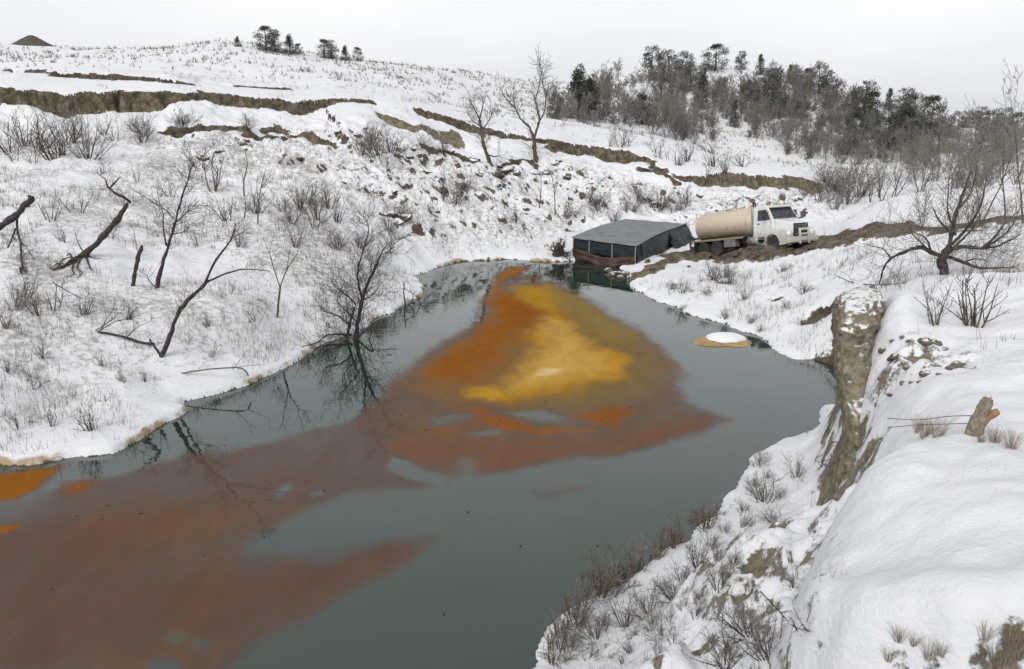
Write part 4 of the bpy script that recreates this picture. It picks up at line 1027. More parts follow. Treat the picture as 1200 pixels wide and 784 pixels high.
hj = [(652, 140, 30, 2), (782, 96, 34, 2), (800, 92, 28, 4), (808, 108, 30, 2), (822, 128, 38, 3), (898, 134, 48, 4), (905, 120, 36, 2), (945, 108, 24, 0), (958, 112, 34, 4), (968, 116, 30, 2), (980, 122, 26, 4), (1000, 138, 34, 4), (1012, 136, 38, 2), (1020, 145, 34, 0), (1058, 142, 36, 2), (1070, 146, 34, 4), (1040, 176, 44, 2), (1056, 178, 48, 0), (1075, 180, 44, 2), (1028, 172, 34, 4), (1100, 178, 40, 2), (1000, 172, 38, 0), (992, 182, 36, 4), (925, 96, 18, 3), (930, 100, 22, 2), (1148, 150, 24, 2), (1160, 158, 28, 4), (1175, 160, 32, 2), (1190, 160, 26, 0), (860, 150, 30, 3), (775, 120, 30, 4), (825, 100, 18, 3), (878, 118, 22, 4), (915, 132, 22, 2), (1120, 162, 30, 2), (1135, 150, 20, 4), (940, 140, 26, 2), (1018, 160, 26, 4)]
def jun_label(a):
    size = 'small' if a[2] < 25 else ('large' if a[2] > 37 else 'mid-sized'); hue = ('dark' if a[3] < 2 else 'haze-greyed'); zone = 'left shoulder' if a[0] < 830 else ('middle' if a[0] < 990 else 'low right end')
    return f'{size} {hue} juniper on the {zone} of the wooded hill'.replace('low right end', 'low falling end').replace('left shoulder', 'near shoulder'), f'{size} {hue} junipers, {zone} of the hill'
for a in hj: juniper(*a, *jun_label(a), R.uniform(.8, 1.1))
R2 = random.Random(19)
WOOD = []
for px_, py_, t_ in [(685, 138, 'the tall conical junipers at the wood edge'), (764, 94, 'the tall grey juniper on the hill shoulder'), (838, 84, 'the broad round hilltop juniper'), (752, 146, 'the dark round juniper at the foot of the wood'), (900, 134, 'the large juniper halfway up the hill'), (885, 88, 'the pointed juniper on the crest'), (860, 180, 'the bench at the foot of the hill'), (960, 110, 'the junipers of the falling crest'), (1050, 178, 'the dense junipers low on the hill'), (1090, 152, 'the dense dark juniper below the crest'), (960, 190, 'the flat ground below the hill'), (1160, 160, 'the low end of the wooded ridge')]:
    h_ = cast(Z, px_, py_)[0]; WOOD.append((h_[0], h_[1], t_))
def wood_label(q, s=.6):
    sz = 'tall' if s > .7 else 'low' if s < .5 else 'mid-height'
    t_ = min(WOOD, key=lambda k: math.hypot(k[0] - q[0], k[1] - q[1]))[2]
    return sz + ' grey leafless tree near ' + t_, 'tree', sz + ' leafless trees near ' + t_
hill_poly = [(642, 128), (700, 104), (760, 92), (830, 96), (900, 100), (960, 110), (1040, 140), (1100, 152), (1195, 160), (1195, 196), (1000, 194), (930, 186), (860, 176), (790, 168), (740, 152), (642, 146)]
hx = np.array([R2.uniform(640, 1195) for _ in range(2600)]); hy = np.array([R2.uniform(90, 198) for _ in range(2600)])
ok = inside(hx, hy, hill_poly)
dn = vnoise(hx / 45, hy / 25, 77)
sel = [i for i in range(len(hx)) if ok[i] and dn[i] > .22][:285]
pts = cast(Z, hx[sel], hy[sel])
for q in pts:
    if q[1] < 95: continue
    s = R2.uniform(.36, .86)
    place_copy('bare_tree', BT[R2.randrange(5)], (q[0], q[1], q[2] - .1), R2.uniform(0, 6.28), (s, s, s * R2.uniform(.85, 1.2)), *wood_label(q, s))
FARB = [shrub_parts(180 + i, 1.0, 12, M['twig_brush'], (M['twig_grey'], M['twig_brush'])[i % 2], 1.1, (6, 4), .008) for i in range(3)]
sel2 = [i for i in range(len(hx)) if ok[i] and dn[i] > .15][-140:]
for q in cast(Z, hx[sel2], hy[sel2]):
    if q[1] < 95: continue
    s = R2.uniform(1.2, 2.6)
    lb_ = wood_label(q); place_copy('hillside_brush', FARB[R2.randrange(3)], (q[0], q[1], q[2] - .1), R2.uniform(0, 6.28), (s * 1.2, s * 1.2, s), lb_[0].replace('mid-height grey leafless tree', 'low grey brush'), 'brush', lb_[2].replace('mid-height leafless trees', 'brush'))
# nearer brown thicket on the right
for i in range(27):
    px, py = R2.uniform(985, 1200), R2.uniform(196, 232)
    if py > 232 - (px - 985) * .02: continue
    Yt = R2.uniform(62, 95); u, s_ = ray(px, py); x_ = float(u) * Yt
    s = R2.uniform(.55, 1.05)
    place_copy('bare_tree', (BTS + BT[:2])[R2.randrange(6)], (x_, Yt, gz(x_, Yt) - .1), R2.uniform(0, 6.28), (s, s, s), ('tall' if s > .88 else 'low' if s < .7 else 'mid-height') + ' brown leafless tree in the thicket behind the right snow mound', 'tree', 'thicket behind the right mound, ' + ('tall' if s > .88 else 'low' if s < .7 else 'mid-height'))
for i, (px, py, hpx) in enumerate([(1118, 262, 105), (1150, 262, 115), (1082, 268, 60), (1178, 258, 130), (1040, 266, 40), (1200, 262, 145), (1135, 268, 70)]):
    p = G(px, py, -.1); s = hpx * p.y / FOC / 5.5
    place_copy('bare_tree', BTS[i % 4], p, R2.uniform(0, 6.28), (s * .75, s * .75, s), ['slim tall tree on the spoil bank directly behind the gnarled tree', 'tall multi-stemmed tree on the spoil bank, right of the gnarled trunk', 'shorter bare tree on the spoil bank, truck side of the gnarled tree', 'second tallest bare tree rising from the spoil bank by the tallest', 'smallest bare tree on the spoil bank, standing closest to the truck', 'tallest bare tree rising from the far end of the spoil bank', 'mid-height bare tree between taller ones on the spoil bank'][i].replace(', right of the gnarled trunk', ' beside the gnarled tree'), 'tree', 'bare trees on the spoil bank')

# ------------------------------------------------------------------ earth clods and stones
def clod_mesh(seed, mat, flat=.7):
    bm = bmesh.new(); bmesh.ops.create_icosphere(bm, subdivisions=2, radius=.5)
    rng = random.Random(seed); ax = [rdir(rng) for _ in range(7)]; of = [rng.uniform(.22, .42) for _ in ax]
    for v in bm.verts:
        for a, o in zip(ax, of):
            e = v.co.dot(a) - o
            if e > 0: v.co -= a * e * .9
        v.co += rdir(rng) * .03; v.co.z *= flat
    me = bpy.data.meshes.new('clod'); bm.to_mesh(me); bm.free(); me.materials.append(mat); return me
MDC = [clod_mesh(410 + i, M['mud']) for i in range(4)]
CL = [clod_mesh(400 + i, M['clod']) for i in range(5)]
ST = [clod_mesh(420 + i, M['stone']) for i in range(4)]
def put_single(name, me, px, py, wpx, label, cat, group, sink=.2):
    if name == 'clay_stone': sink = .42
    p = G(px, py); s = wpx * p.y / FOC
    o = link(name, me); o.location = (p.x, p.y, p.z + s * (.35 - sink) * .7); o.scale = (s, s * R.uniform(.7, 1.1), s * R.uniform(.6, .95)); o.rotation_euler = (R.uniform(-.3, .3), R.uniform(-.3, .3), R.uniform(0, 6.28))
    return tag(o, label, cat, group)
for a in [(582, 207, 20), (596, 203, 18), (606, 206, 14), (585, 200, 12)]: put_single('earth_clod', CL[R.randrange(5)], *a, 'big dark earth clod in the pile below the two bare trees', 'clod', 'clods below the two bare trees')
for a in [(238, 188, 18), (460, 255, 22), (475, 258, 20), (468, 262, 16), (665, 212, 14), (640, 204, 16), (628, 205, 14), (450, 253, 14)]: put_single('earth_clod', CL[R.randrange(5)], *a, 'dark earth clod sitting out on the snowy slide', 'clod', 'dark clods on the slide')
for i in range(70):
    px, py = R2.uniform(230, 830), R2.uniform(150, 285)
    if not inside(np.array([px]), np.array([py]), [(180, 160), (330, 145), (430, 145), (540, 170), (640, 185), (740, 198), (830, 228), (800, 250), (640, 285), (560, 290), (500, 280), (380, 215)])[0]: continue
    put_single('earth_clod', CL[R2.randrange(5)], px, py, R2.uniform(5, 13), 'small snow dusted clod scattered on the slide', 'clod', 'small clods scattered on the slide', .3)
for a in [(1062, 432, 16), (1048, 420, 22), (1084, 404, 24), (1096, 402, 20), (1066, 402, 12), (1058, 398, 12), (1118, 430, 30), (1086, 438, 20), (1078, 448, 10), (1100, 440, 12), (1046, 462, 16), (1070, 448, 12), (1046, 400, 12), (1106, 410, 14), (1035, 412, 14), (1058, 450, 10)]:
    put_single('clay_stone', ST[R.randrange(4)], *a, 'tan clay lump in the cluster on snow beside the clay face', 'stone', 'clay lumps beside the clay face')
for a in [(650, 290, 14), (656, 296, 14)]: put_single('earth_clod', CL[R.randrange(5)], *a, 'dark clod at the waterline left of the shed', 'clod', 'clods left of the shed')
for i in range(26):
    px = R2.uniform(735, 960); py = 318 - (px - 735) * .12 + R2.uniform(-8, 4)
    put_single('mud_clod', MDC[R2.randrange(4)], px, py, R2.uniform(6, 14), 'lump of churned mud along the track by the truck', 'clod', 'mud lumps along the track', .25)
for i, (px, py, w) in enumerate([(712, 318, 14), (722, 322, 16), (732, 322, 14), (740, 326, 12), (716, 323, 12), (727, 326, 10)]):
    q = W0(px, py, 0); s = w * q[1] / FOC
    o = link('clay_stone', ST[i % 4]); o.location = (q[0], q[1], .08); o.scale = (s, s, s * .7); o.rotation_euler = (0, 0, i)
    tag(o, 'wet clay lump at the waterline in front of the shed', 'stone', 'clay lumps in front of the shed')

# ------------------------------------------------------------------ tanker truck
def paint_mat(name, col, mud, rough=.4, amt=.5, grad=(.3, 1.4), metal=0):
    m, nt, n, l, b = new_mat(name)
    t = n.new('ShaderNodeTexCoord'); f = noise(n, l, 3.0, 7, .65, t.outputs['Object']); f2 = noise(n, l, 9, 5, .6, t.outputs['Object'])
    sx = n.new('ShaderNodeSeparateXYZ'); l.new(t.outputs['Object'], sx.inputs[0])
    low = smooth_n(n, l, math_n(n, l, 'MULTIPLY_ADD', f, .9, sx.outputs['Z']), grad[1] + .45, grad[0] + .45)
    k = math_n(n, l, 'MULTIPLY', math_n(n, l, 'ADD', low, math_n(n, l, 'MULTIPLY', smooth_n(n, l, f2, .5, .75), .25)), amt, clamp=True)
    l.new(mixc(n, l, k, col, mud), b.inputs['Base Color'])
    b.inputs['Roughness'].default_value = rough; b.inputs['Metallic'].default_value = metal
    return m
MUD = (.16, .12, .085)
T = dict(cab=paint_mat('white_cab_paint', (.70, .71, .70), (.34, .30, .25), .38, .75, (.7, 1.7)),
         tank=paint_mat('cream_tank_paint', (.58, .50, .39), (.27, .20, .14), .5, .95, (1.15, 2.3)),
         chassis=paint_mat('muddy_chassis', (.04, .038, .036), MUD, .7, .8, (.4, 1.4)),
         tyre=paint_mat('muddy_tyre', (.022, .021, .020), MUD, .85, .55, (-.7, .2)),
         rim=paint_mat('rusty_rim', (.16, .09, .055), (.20, .15, .11), .6, .6, (-.3, .3)),
         glass=simple('truck_glass', (.035, .045, .05), (.06, .07, .075), 1.5, .06),
         black=simple('grille_black', (.015, .015, .016), (.035, .035, .036), 8, .5),
         lamp=simple('lamp_lens', (.70, .70, .66), (.85, .84, .80), 8, .12),
         steel=simple('dull_steel', (.30, .29, .27), (.42, .41, .39), 6, .4, .7))
AH, PT = math.radians(65), math.radians(11.3)
base = Vector(P(848, 299.5, 54.6))
truck = thing('tanker_truck', 'white cab tanker truck with cream tank stuck on the muddy track', 'truck', base)
truck.matrix_world = Matrix.Translation(base) @ Matrix.Rotation(-AH, 4, 'Z') @ Matrix.Rotation(-PT, 4, 'Y')
# frame
m = MB(); m.box(-2.1, 6.9, .38, .50, .72, .98); m.box(-2.1, 6.9, -.50, -.38, .72, .98)
for x in (-1.9, -.9, .2, 1.8, 3.4, 5.0, 6.6): m.box(x, x + .12, -.38, .38, .76, .94)
m.build('chassis', T['chassis'], truck, fix=True)
# wheels
def wheel(x, y, w, name='wheel'):
    e = link(name, None, truck); e.location = (x, y, .52)
    s = MB(); hw = w / 2
    s.lathe([(-hw, .30), (-hw, .44), (-hw * .85, .505), (-hw * .4, .52), (hw * .4, .52), (hw * .85, .505), (hw, .44), (hw, .30)], 24)
    s.build('tyre', T['tyre'], e, True, True)
    r = MB(); o = math.copysign(1, y)
    r.lathe([(-hw * .9, .30), (o * hw * .55 if o > 0 else hw * -.2, .27), (o * hw * .5, .20), (o * hw * .75, .13), (o * hw * .95, .10), (o * hw * 1.0, .0)], 20)
    r.build('rim', T['rim'], e, True, True)
for x in (-.69, .69):
    for y in (-.95, .95): wheel(x, y, .56)
for y in (-1.0, 1.0): wheel(6.05, y, .30)
m = MB()
for x in (-.69, .69, 6.05): m.tube([(x, -.9, .52), (x, .9, .52)], .07, 8)
m.build('axles', T['chassis'], truck)
# tank with rounded heads, rings, catwalk
tz, tr = 2.0, .97
prof = [(-1.95, .0)]
for k in range(1, 7):
    a = k / 6 * math.pi / 2; prof.append((-1.62 - .33 * math.cos(a), tr * math.sin(a)))
for k in range(6, -1, -1):
    a = k / 6 * math.pi / 2; prof.append((3.62 + .38 * math.cos(a), tr * math.sin(a)))
m = MB(); m.lathe(prof, 36, 'x', (0, 0, tz)); tank = m.build('tank', T['tank'], truck, True, True)
for x in (-1.6, .05, 1.75, 3.58):
    m = MB(); m.lathe([(x - .035, tr), (x - .035, tr + .022), (x + .035, tr + .022), (x + .035, tr)], 36, 'x', (0, 0, tz)); m.build('ring', T['tank'], tank, True, True)
m = MB(); m.lathe([(0, .26), (.16, .26), (.20, .22), (.22, 0)], 18, 'z', (.9, 0, tz + tr - .04)); m.build('hatch', T['tank'], tank, True, True)
m = MB(); m.lathe([(0, .2), (.12, .2), (.16, .17), (.17, 0)], 18, 'z', (2.9, .1, tz + tr - .03)); m.build('hatch', T['tank'], tank, True, True)
m = MB(); m.tube([(3.3, -.1, tz + tr), (3.35, -.1, tz + tr + .28), (3.7, -.3, tz + tr + .26), (4.0, -.5, tz + tr + .05), (4.05, -.6, tz)], .06, 8); m.build('vent_pipe', T['chassis'], tank, True)
m = MB(); m.tube([(-1.3, -.35, tz + tr + .06), (2.6, -.35, tz + tr + .06)], .025, 6)
for x in (-1.3, 0, 1.3, 2.6): m.tube([(x, -.35, tz + tr - .12), (x, -.35, tz + tr + .06)], .02, 6)
m.build('top_rail', T['steel'], tank)
for s in (-1, 1):
    m = MB(); m.box(-2.0, 3.4, min(s * .62, s * 1.16), max(s * .62, s * 1.16), 1.12, 1.17); m.box(-2.0, 3.4, s * 1.15 - .02, s * 1.15 + .02, 1.04, 1.17)
    m.build('fender_deck', T['tank'], truck, fix=True)
    m = MB(); m.box(-1.55, -1.52, s * .95 - .3, s * .95 + .3, .25, 1.06); m.build('mud_flap', T['black'], truck, fix=True)
for x in (-1.5, .3, 2.0, 3.3):
    m = MB(); m.prism([(x - .08, .98), (x + .08, .98), (x + .08, 1.35), (x - .08, 1.35)], -.62, .62); m.build('tank_saddle', T['chassis'], truck, fix=True)
m = MB(); m.box(-2.16, -2.08, -1.15, 1.15, .55, .78); m.box(-2.13, -2.03, -1.2, -1.1, .78, 1.5); m.box(-2.13, -2.03, 1.1, 1.2, .78, 1.5); m.build('rear_bumper', T['chassis'], truck, fix=True)
for s in (-1, 1):
    m = MB(); m.lathe([(0, .3), (.0, .31), (.9, .31), (.93, .25), (.94, 0)], 18, 'x', (3.75, s * .88, .80)); m.build('fuel_tank', T['steel'], truck, True, True)
m = MB()
for y in (-.5, -.15): m.tube([(-2.02, y, 1.1), (-2.0, y, tz + tr + .1)], .025, 5)
for k in range(6): m.tube([(-2.02, -.5, 1.3 + k * .28), (-2.02, -.15, 1.3 + k * .28)], .018, 5)
m.build('ladder', T['steel'], truck)
m = MB(); m.tube(smooth_path([(-1.6, -1.12, 1.30), (.2, -1.16, 1.27), (1.9, -1.12, 1.33), (3.2, -1.1, 1.28), (3.5, -.9, 1.1)], 5), .06, 8); m.build('suction_hose', T['black'], truck, True)
m = MB(); m.box(1.5, 2.6, -1.15, -.75, .55, 1.02); m.build('tool_box', T['steel'], truck, fix=True, bevel=.02)
for y in (-.95, .95):
    m = MB(); m.lathe([(0, .07), (.03, .07), (.04, .0)], 10, 'x', (-2.2, y, 1.0)); o_ = m.build('tail_light', simple('red_lens', (.25, .02, .015), (.35, .03, .02), 6, .3), truck, True, True)
# cab
m = MB(); m.prism([(4.28, .98, 1.08), (5.95, .98, 1.08), (6.02, 2.02, 1.04), (5.52, 2.80, .95), (5.30, 2.92, .90), (4.45, 2.95, .90), (4.28, 2.80, .98)], 0)
cab = m.build('cab', T['cab'], truck, fix=True, bevel=.05)
m = MB(); m.add([(6.035, -.93, 2.05), (6.035, .93, 2.05), (5.565, .84, 2.76), (5.565, -.84, 2.76)], [(0, 1, 2, 3)])
m.add([(6.0, -.93, 2.03), (6.0, .93, 2.03), (5.53, .84, 2.74), (5.53, -.84, 2.74)], [(3, 2, 1, 0)])
m.add([(6.035, -.93, 2.05), (6.0, -.93, 2.03), (5.53, -.84, 2.74), (5.565, -.84, 2.76)], [(0, 1, 2, 3)])
m.add([(6.035, .93, 2.05), (6.0, .93, 2.03), (5.53, .84, 2.74), (5.565, .84, 2.76)], [(3, 2, 1, 0)])
wsh = m.build('windscreen', T['glass'], cab)
m = MB(); m.prism([(5.50, 2.78), (5.82, 2.74), (5.86, 2.80), (5.50, 2.88)], -.88, .88); m.build('sun_visor', T['cab'], cab, fix=True)
m = MB(); m.box(6.045, 6.06, -.02, .02, 2.06, 2.1); m.tube([(6.05, -.5, 2.08), (5.85, -.1, 2.40)], .012, 4); m.tube([(6.05, .2, 2.08), (5.85, .6, 2.40)], .012, 4); m.build('wipers', T['black'], cab)
for s in (-1, 1):
    m = MB(); y0, y1 = s * 1.082, s * 1.045
    m.add([(4.72, s * 1.072, 2.03), (5.78, s * 1.072, 2.03), (5.45, s * .985, 2.66), (4.72, s * .985, 2.66)], [(0, 1, 2, 3) if s < 0 else (3, 2, 1, 0)])
    m.add([(4.72, s * 1.03, 2.03), (5.78, s * 1.03, 2.03), (5.45, s * .94, 2.66), (4.72, s * .94, 2.66)], [(3, 2, 1, 0) if s < 0 else (0, 1, 2, 3)])
    m.build('side_window', T['glass'], cab)
    m = MB(); a, b_ = sorted((s * 1.075, s * 1.10)); m.box(4.66, 5.84, a, b_, 1.12, 2.0); d = m.build('door', T['cab'], cab, fix=True, bevel=.015)
    m = MB(); a, b_ = sorted((s * 1.10, s * 1.13)); m.box(4.75, 4.95, a, b_, 1.80, 1.85); m.build('handle', T['black'], d, fix=True)
    m = MB(); m.box(5.62, 5.72, *sorted((s * 1.28, s * 1.52)), 2.05, 2.60); mi = m.build('mirror', T['cab'] if s > 0 else T['black'], cab, fix=True, bevel=.02)
    m = MB(); m.tube([(5.67, s * 1.02, 2.2), (5.67, s * 1.3, 2.25)], .02, 5); m.tube([(5.67, s * .98, 2.5), (5.67, s * 1.3, 2.5)], .02, 5); m.build('bracket', T['black'], mi)
    m = MB(); m.box(4.6, 5.3, *sorted((s * .85, s * 1.12)), .55, .62); m.box(4.6, 5.3, *sorted((s * .85, s * 1.12)), .86, .92); m.build('step', T['steel'], truck, fix=True)
    m = MB(); m.tube([(4.18, s * .95, .9), (4.18, s * .95, 2.9), (4.08, s * .95, 3.05)], .07, 10); m.build('exhaust_stack', T['steel'], truck, True)
# hood, fenders, nose
m = MB(); m.prism([(5.98, 1.02, .80), (7.18, 1.02, .62), (7.24, 1.62, .60), (7.05, 1.74, .62), (6.02, 2.02, .88)], 0); hood = m.build('hood', T['cab'], truck, fix=True, bevel=.06)
for s in (-1, 1):
    m = MB(); prof = []
    for k in range(9):
        a = math.radians(200 - k * 27.5); prof.append((6.05 + .66 * math.cos(a), .55 + .66 * math.sin(a)))
    out = [(7.22, .60), (7.24, 1.30), (6.95, 1.42), (6.05, 1.46), (5.45, 1.30), (5.36, .75)]
    # wheel arch panel built as a strip between arch and outline
    vs = []; arch = [(6.05 + .62 * math.cos(math.radians(190 - k * 20)), .52 + .62 * math.sin(math.radians(190 - k * 20))) for k in range(11)]
    outl = smooth_path([(5.36, 0, .42), (5.40, 0, 1.10), (5.75, 0, 1.40), (6.4, 0, 1.46), (7.0, 0, 1.38), (7.22, 0, 1.10), (7.22, 0, .48)], 2)
    outl = [outl[round(k * (len(outl) - 1) / 10)] for k in range(11)]
    for yy in (s * .62, s * 1.20):
        for k in range(11): vs.append((arch[k][0], yy, arch[k][1])); vs.append((outl[k].x, yy * (.97 if abs(yy) > 1 else 1), outl[k].z))
    fs = []
    for k in range(10):
        i = 2 * k; o = 22
        fs += [(i, i + 1, i + 3, i + 2), (o + i, o + i + 2, o + i + 3, o + i + 1), (i + 1, o + i + 1, o + i + 3, i + 3), (i, i + 2, o + i + 2, o + i)]
    fs += [(0, 22, 23, 1), (20, 21, 43, 42)]
    m.add(vs, fs); fe = m.build('front_fender', T['cab'], truck, fix=True)
    m = MB(); m.lathe([(0, .17), (.06, .16), (.09, .10), (.10, 0)], 16, 'x', (7.19, s * .92, 1.08)); m.build('headlight', T['lamp'], truck, True, True)
m = MB(); m.box(7.10, 7.262, -.56, .56, .88, 1.66); gr = m.build('grille', T['black'], truck, fix=True)
m = MB(); m.prism([(7.26, .92), (7.285, .92), (7.285, 1.62), (7.26, 1.62)], -.03, .03); b = m.build('diagonal_bar', T['steel'], gr, fix=True)
for v in b.data.vertices: v.co.y += (v.co.z - 1.27) * 1.25
for k in range(6):
    m = MB(); m.box(7.262, 7.272, -.54, .54, .93 + k * .12, .945 + k * .12); m.build('slat', T['steel'], gr, fix=True)
m = MB(); m.prism([(7.12, .48), (7.42, .50), (7.46, .62), (7.44, .86), (7.12, .88)], -1.20, 1.20); m.build('bumper', T['cab'], truck, fix=True, bevel=.04)
m = MB()
for y in (-.34, .34): m.box(7.46, 7.54, y - .06, y + .06, .42, 1.36)
for z in (.62, .95, 1.24): m.box(7.47, 7.53, -.28, .28, z, z + .10)
m.build('grille_guard', T['cab'], truck, fix=True)
m = MB(); m.tube([(4.9, -.3, 2.94), (4.9, -.3, 3.06), (5.1, -.3, 3.06)], .04, 6); m.tube([(4.9, .3, 2.94), (4.9, .3, 3.06), (5.1, .3, 3.06)], .04, 6); m.build('air_horns', T['steel'], cab)
for y in (-.6, -.2, .2, .6):
    m = MB(); m.box(5.22, 5.34, y - .05, y + .05, 2.90, 2.97); m.build('marker_lamp', simple('amber_lens', (.5, .22, .03), (.6, .28, .04), 5, .3), cab, fix=True)

# ------------------------------------------------------------------ tarp shed over the water's edge
tarp_grey = simple('grey_tarp', (.13, .15, .152), (.19, .212, .215), 1.1, .55, bmp=.15)
tarp_dark = simple('dark_green_tarp', (.006, .012, .014), (.018, .028, .031), 2.0, .5, bmp=.3)
tarp_red = simple('maroon_tarp', (.035, .016, .013), (.085, .04, .03), 1.6, .6, bmp=.3)
wood = simple('weathered_timber', (.16, .14, .11), (.30, .27, .22), 5, .8, bmp=.3)
def Pz(px, py, z): x, y = W0(px, py, z); return Vector((x, y, z))
N_, L_, R_, B_ = Pz(745, 288.5, 1.55), Pz(672, 279, 1.55), Pz(804, 262.5, 1.85), Pz(735, 257.5, 1.85)
ctr = (N_ + L_ + R_ + B_) / 4; ctr.z = 0
shed = thing('tarp_shed', 'low shed with grey tarp roof and dark tarp sides at the water edge', 'shed', ctr)
def sheet(name, a, b, c, d, nu, nv, fn, mat, parent=shed, thick=.02):
    """quad a-b-c-d (a-b bottom row) with an offset function fn(u,v)->Vector"""
    m = MB(); vs = []
    for j in range(nv + 1):
        for i in range(nu + 1):
            u, v = i / nu, j / nv
            p = a.lerp(b, u).lerp(d.lerp(c, u), v) + fn(u, v) - ctr; vs.append(tuple(p))
    fs = [(j * (nu + 1) + i, j * (nu + 1) + i + 1, (j + 1) * (nu + 1) + i + 1, (j + 1) * (nu + 1) + i) for j in range(nv) for i in range(nu)]
    m.add(vs, fs); o = m.build(name, mat, parent, True)
    s = o.modifiers.new('thickness', 'SOLIDIFY'); s.thickness = thick; s.offset = 0
    return o
def wrink(seed, amp, n, wl=.12):
    def f(u, v):
        k = float(fbm(np.array([u]), np.array([v]), wl, 3, seed)[0]); return n * amp * k
    return f
up = Vector((0, 0, 1))
e1, e2 = (N_ - L_).normalized(), (R_ - N_).normalized()
def over(p, s1, s2): return p + e1 * s1 + e2 * s2 + up * .06
def roof_f(u, v): return up * (-.10 * (1 - (2 * ((u * 3) % 1) - 1) ** 2) * .5 + .03 * float(fbm(np.array([u]), np.array([v]), .2, 3, 501)[0]) + .14 * math.sin(math.pi * v))
roof = sheet('roof_tarp', over(L_, -.12, -.1), over(N_, .12, -.1), over(R_, .12, .1), over(B_, -.12, .1), 24, 24, roof_f, tarp_grey)
# edge seam of the roof
m = MB()
for a, b in ((L_, N_), (N_, R_)):
    m.tube([over(a, 0, 0) - ctr - up * .04, over(b, 0, 0) - ctr - up * .04], .035, 6)
m.build('eave_pole', wood, roof)
def down(p, z): return Vector((p.x, p.y, z))
def post(p, z0=-.45):
    m = MB(); q = p - ctr; m.tube([(q.x, q.y, z0), (q.x, q.y, p.z + .03)], .05, 6); m.build('post', wood, shed)
for t in (0, .27, .64, 1): post(L_.lerp(N_, t))
for t in (.33, .68, 1): post(N_.lerp(R_, t), -.2)
for t in (0, .5): post(B_.lerp(R_, t), -.2)
post(L_.lerp(B_, .5), -.4)
out1 = e1.cross(up) if (e1.cross(up)).y < 0 else -e1.cross(up)
out2 = e2.cross(up) if (e2.cross(up)).x > 0 else -e2.cross(up)
sheet('back_panel', down(L_, .0) - out1 * .9, down(N_, .0) - out1 * .9, N_ - out1 * .9, L_ - out1 * .9, 20, 8, wrink(511, .06, out1), tarp_dark)
sheet('upper_side_tarp', down(L_, .6) - out1 * .06, down(N_, .5) - out1 * .06, N_ - out1 * .06 - up * .02, L_ - out1 * .06 - up * .02, 24, 6, wrink(512, .05, out1), tarp_dark)
def sag(u, v): return out1 * (.08 + .30 * math.sin(math.pi * u) * (1 - v) ** .7 + .10 * float(fbm(np.array([u * 1.0]), np.array([v * .5]), .09, 3, 513)[0])) + up * (-.22 * math.sin(math.pi * u) * v + .06 * math.sin(9 * u))
sheet('lower_side_tarp', down(L_, .02), down(N_, -.04), down(N_, .78), down(L_, .84), 36, 12, sag, tarp_red)
def sag2(u, v): return out2 * (.03 + .12 * (1 - v) + .14 * float(fbm(np.array([u * 2]), np.array([v * .6]), .16, 3, 515)[0]) * (1 - .7 * v))
sheet('side_tarp', down(N_, -.02), down(R_, .55), R_, N_, 40, 12, sag2, tarp_dark)
# loose fold of tarp hanging at the end near the truck
q0 = R_ + out2 * 1.3 - e2 * .8; q0.z = .75
def fold(u, v): return out2 * (.25 * math.sin(6 * u) * (1 - v) + .15 * float(fbm(np.array([u]), np.array([v]), .2, 3, 517)[0]))
sheet('loose_flap', down(N_.lerp(R_, .62), .45) + out2 * .5, q0 - up * .25, R_ + out2 * .06, N_.lerp(R_, .62) + out2 * .06, 18, 12, fold, tarp_dark)
sheet('rear_tarp', down(R_, .5), down(B_, .5), B_, R_, 16, 8, wrink(519, .08, -out1), tarp_dark)
m = MB(); a = down(N_, .05) + out2 * .35; b = down(N_.lerp(R_, .45), .55) + out2 * .45
m.tube([a - ctr, b - ctr], .045, 6); m.build('bottom_pole', wood, shed)
# root wad at the left of the shed
rb = G(655, 300, -.1)
root = thing('root_wad', 'dark tangled root wad on the shore left of the shed', 'roots', rb)
rng = random.Random(77); a_, t_ = MB(), MB()
for k in range(16):
    d = rdir(rng, .25); grow(a_, t_, Vector((0, 0, .35)) + d * .1, d, rng.uniform(.6, 1.1), .07, 0, rng, dict(wob=.35, up=.03, kids=(5, 3), spread=.6, ratio=.5, lmax=2, rmin=.012))
a_.build('roots', M['bark_brown'], root); t_.build('rootlets', M['twig'], root)
me = clod_mesh(450, M['clod'], 1.0); c = link('earth', me, root); c.location = (0, 0, .42); c.scale = (1.1, .9, 1.3)

# ------------------------------------------------------------------ small snow islet with its ochre ice rim
ix, iy = W0(846, 400)
isl = thing('snow_islet', 'little snow capped islet with ochre ice rim off the right bank', 'islet', (ix, iy, 0))
def disc(rx, ry, h, seed, n=28, rings=7, edge=.0):
    m = MB(); vs = []; fs = []; rng = random.Random(seed); ph = [rng.uniform(0, 6.28) for _ in range(4)]
    def wob(a): return 1 + .13 * math.sin(2 * a + ph[0]) + .08 * math.sin(3 * a + ph[1]) + .04 * math.sin(7 * a + ph[2])
    vs.append((0, 0, h))
    for j in range(1, rings + 1):
        t = j / rings
        for k in range(n):
            a = 2 * math.pi * k / n; q = wob(a) * t
            vs.append((rx * q * math.cos(a), ry * q * math.sin(a), edge + (h - edge) * (1 - t ** 2.4) - (.12 if j == rings else 0)))
    for k in range(n): fs.append((0, 1 + k, 1 + (k + 1) % n))
    for j in range(rings - 1):
        for k in range(n): fs.append((1 + j * n + k, 1 + (j + 1) * n + k, 1 + (j + 1) * n + (k + 1) % n, 1 + j * n + (k + 1) % n))
    m.add(vs, fs); return m
och = simple('ochre_ice', (.26, .17, .06), (.46, .31, .12), 3, .5, bmp=.3)
disc(1.25, 1.15, .08, 3, edge=.05).build('ice_rim', och, isl, True)
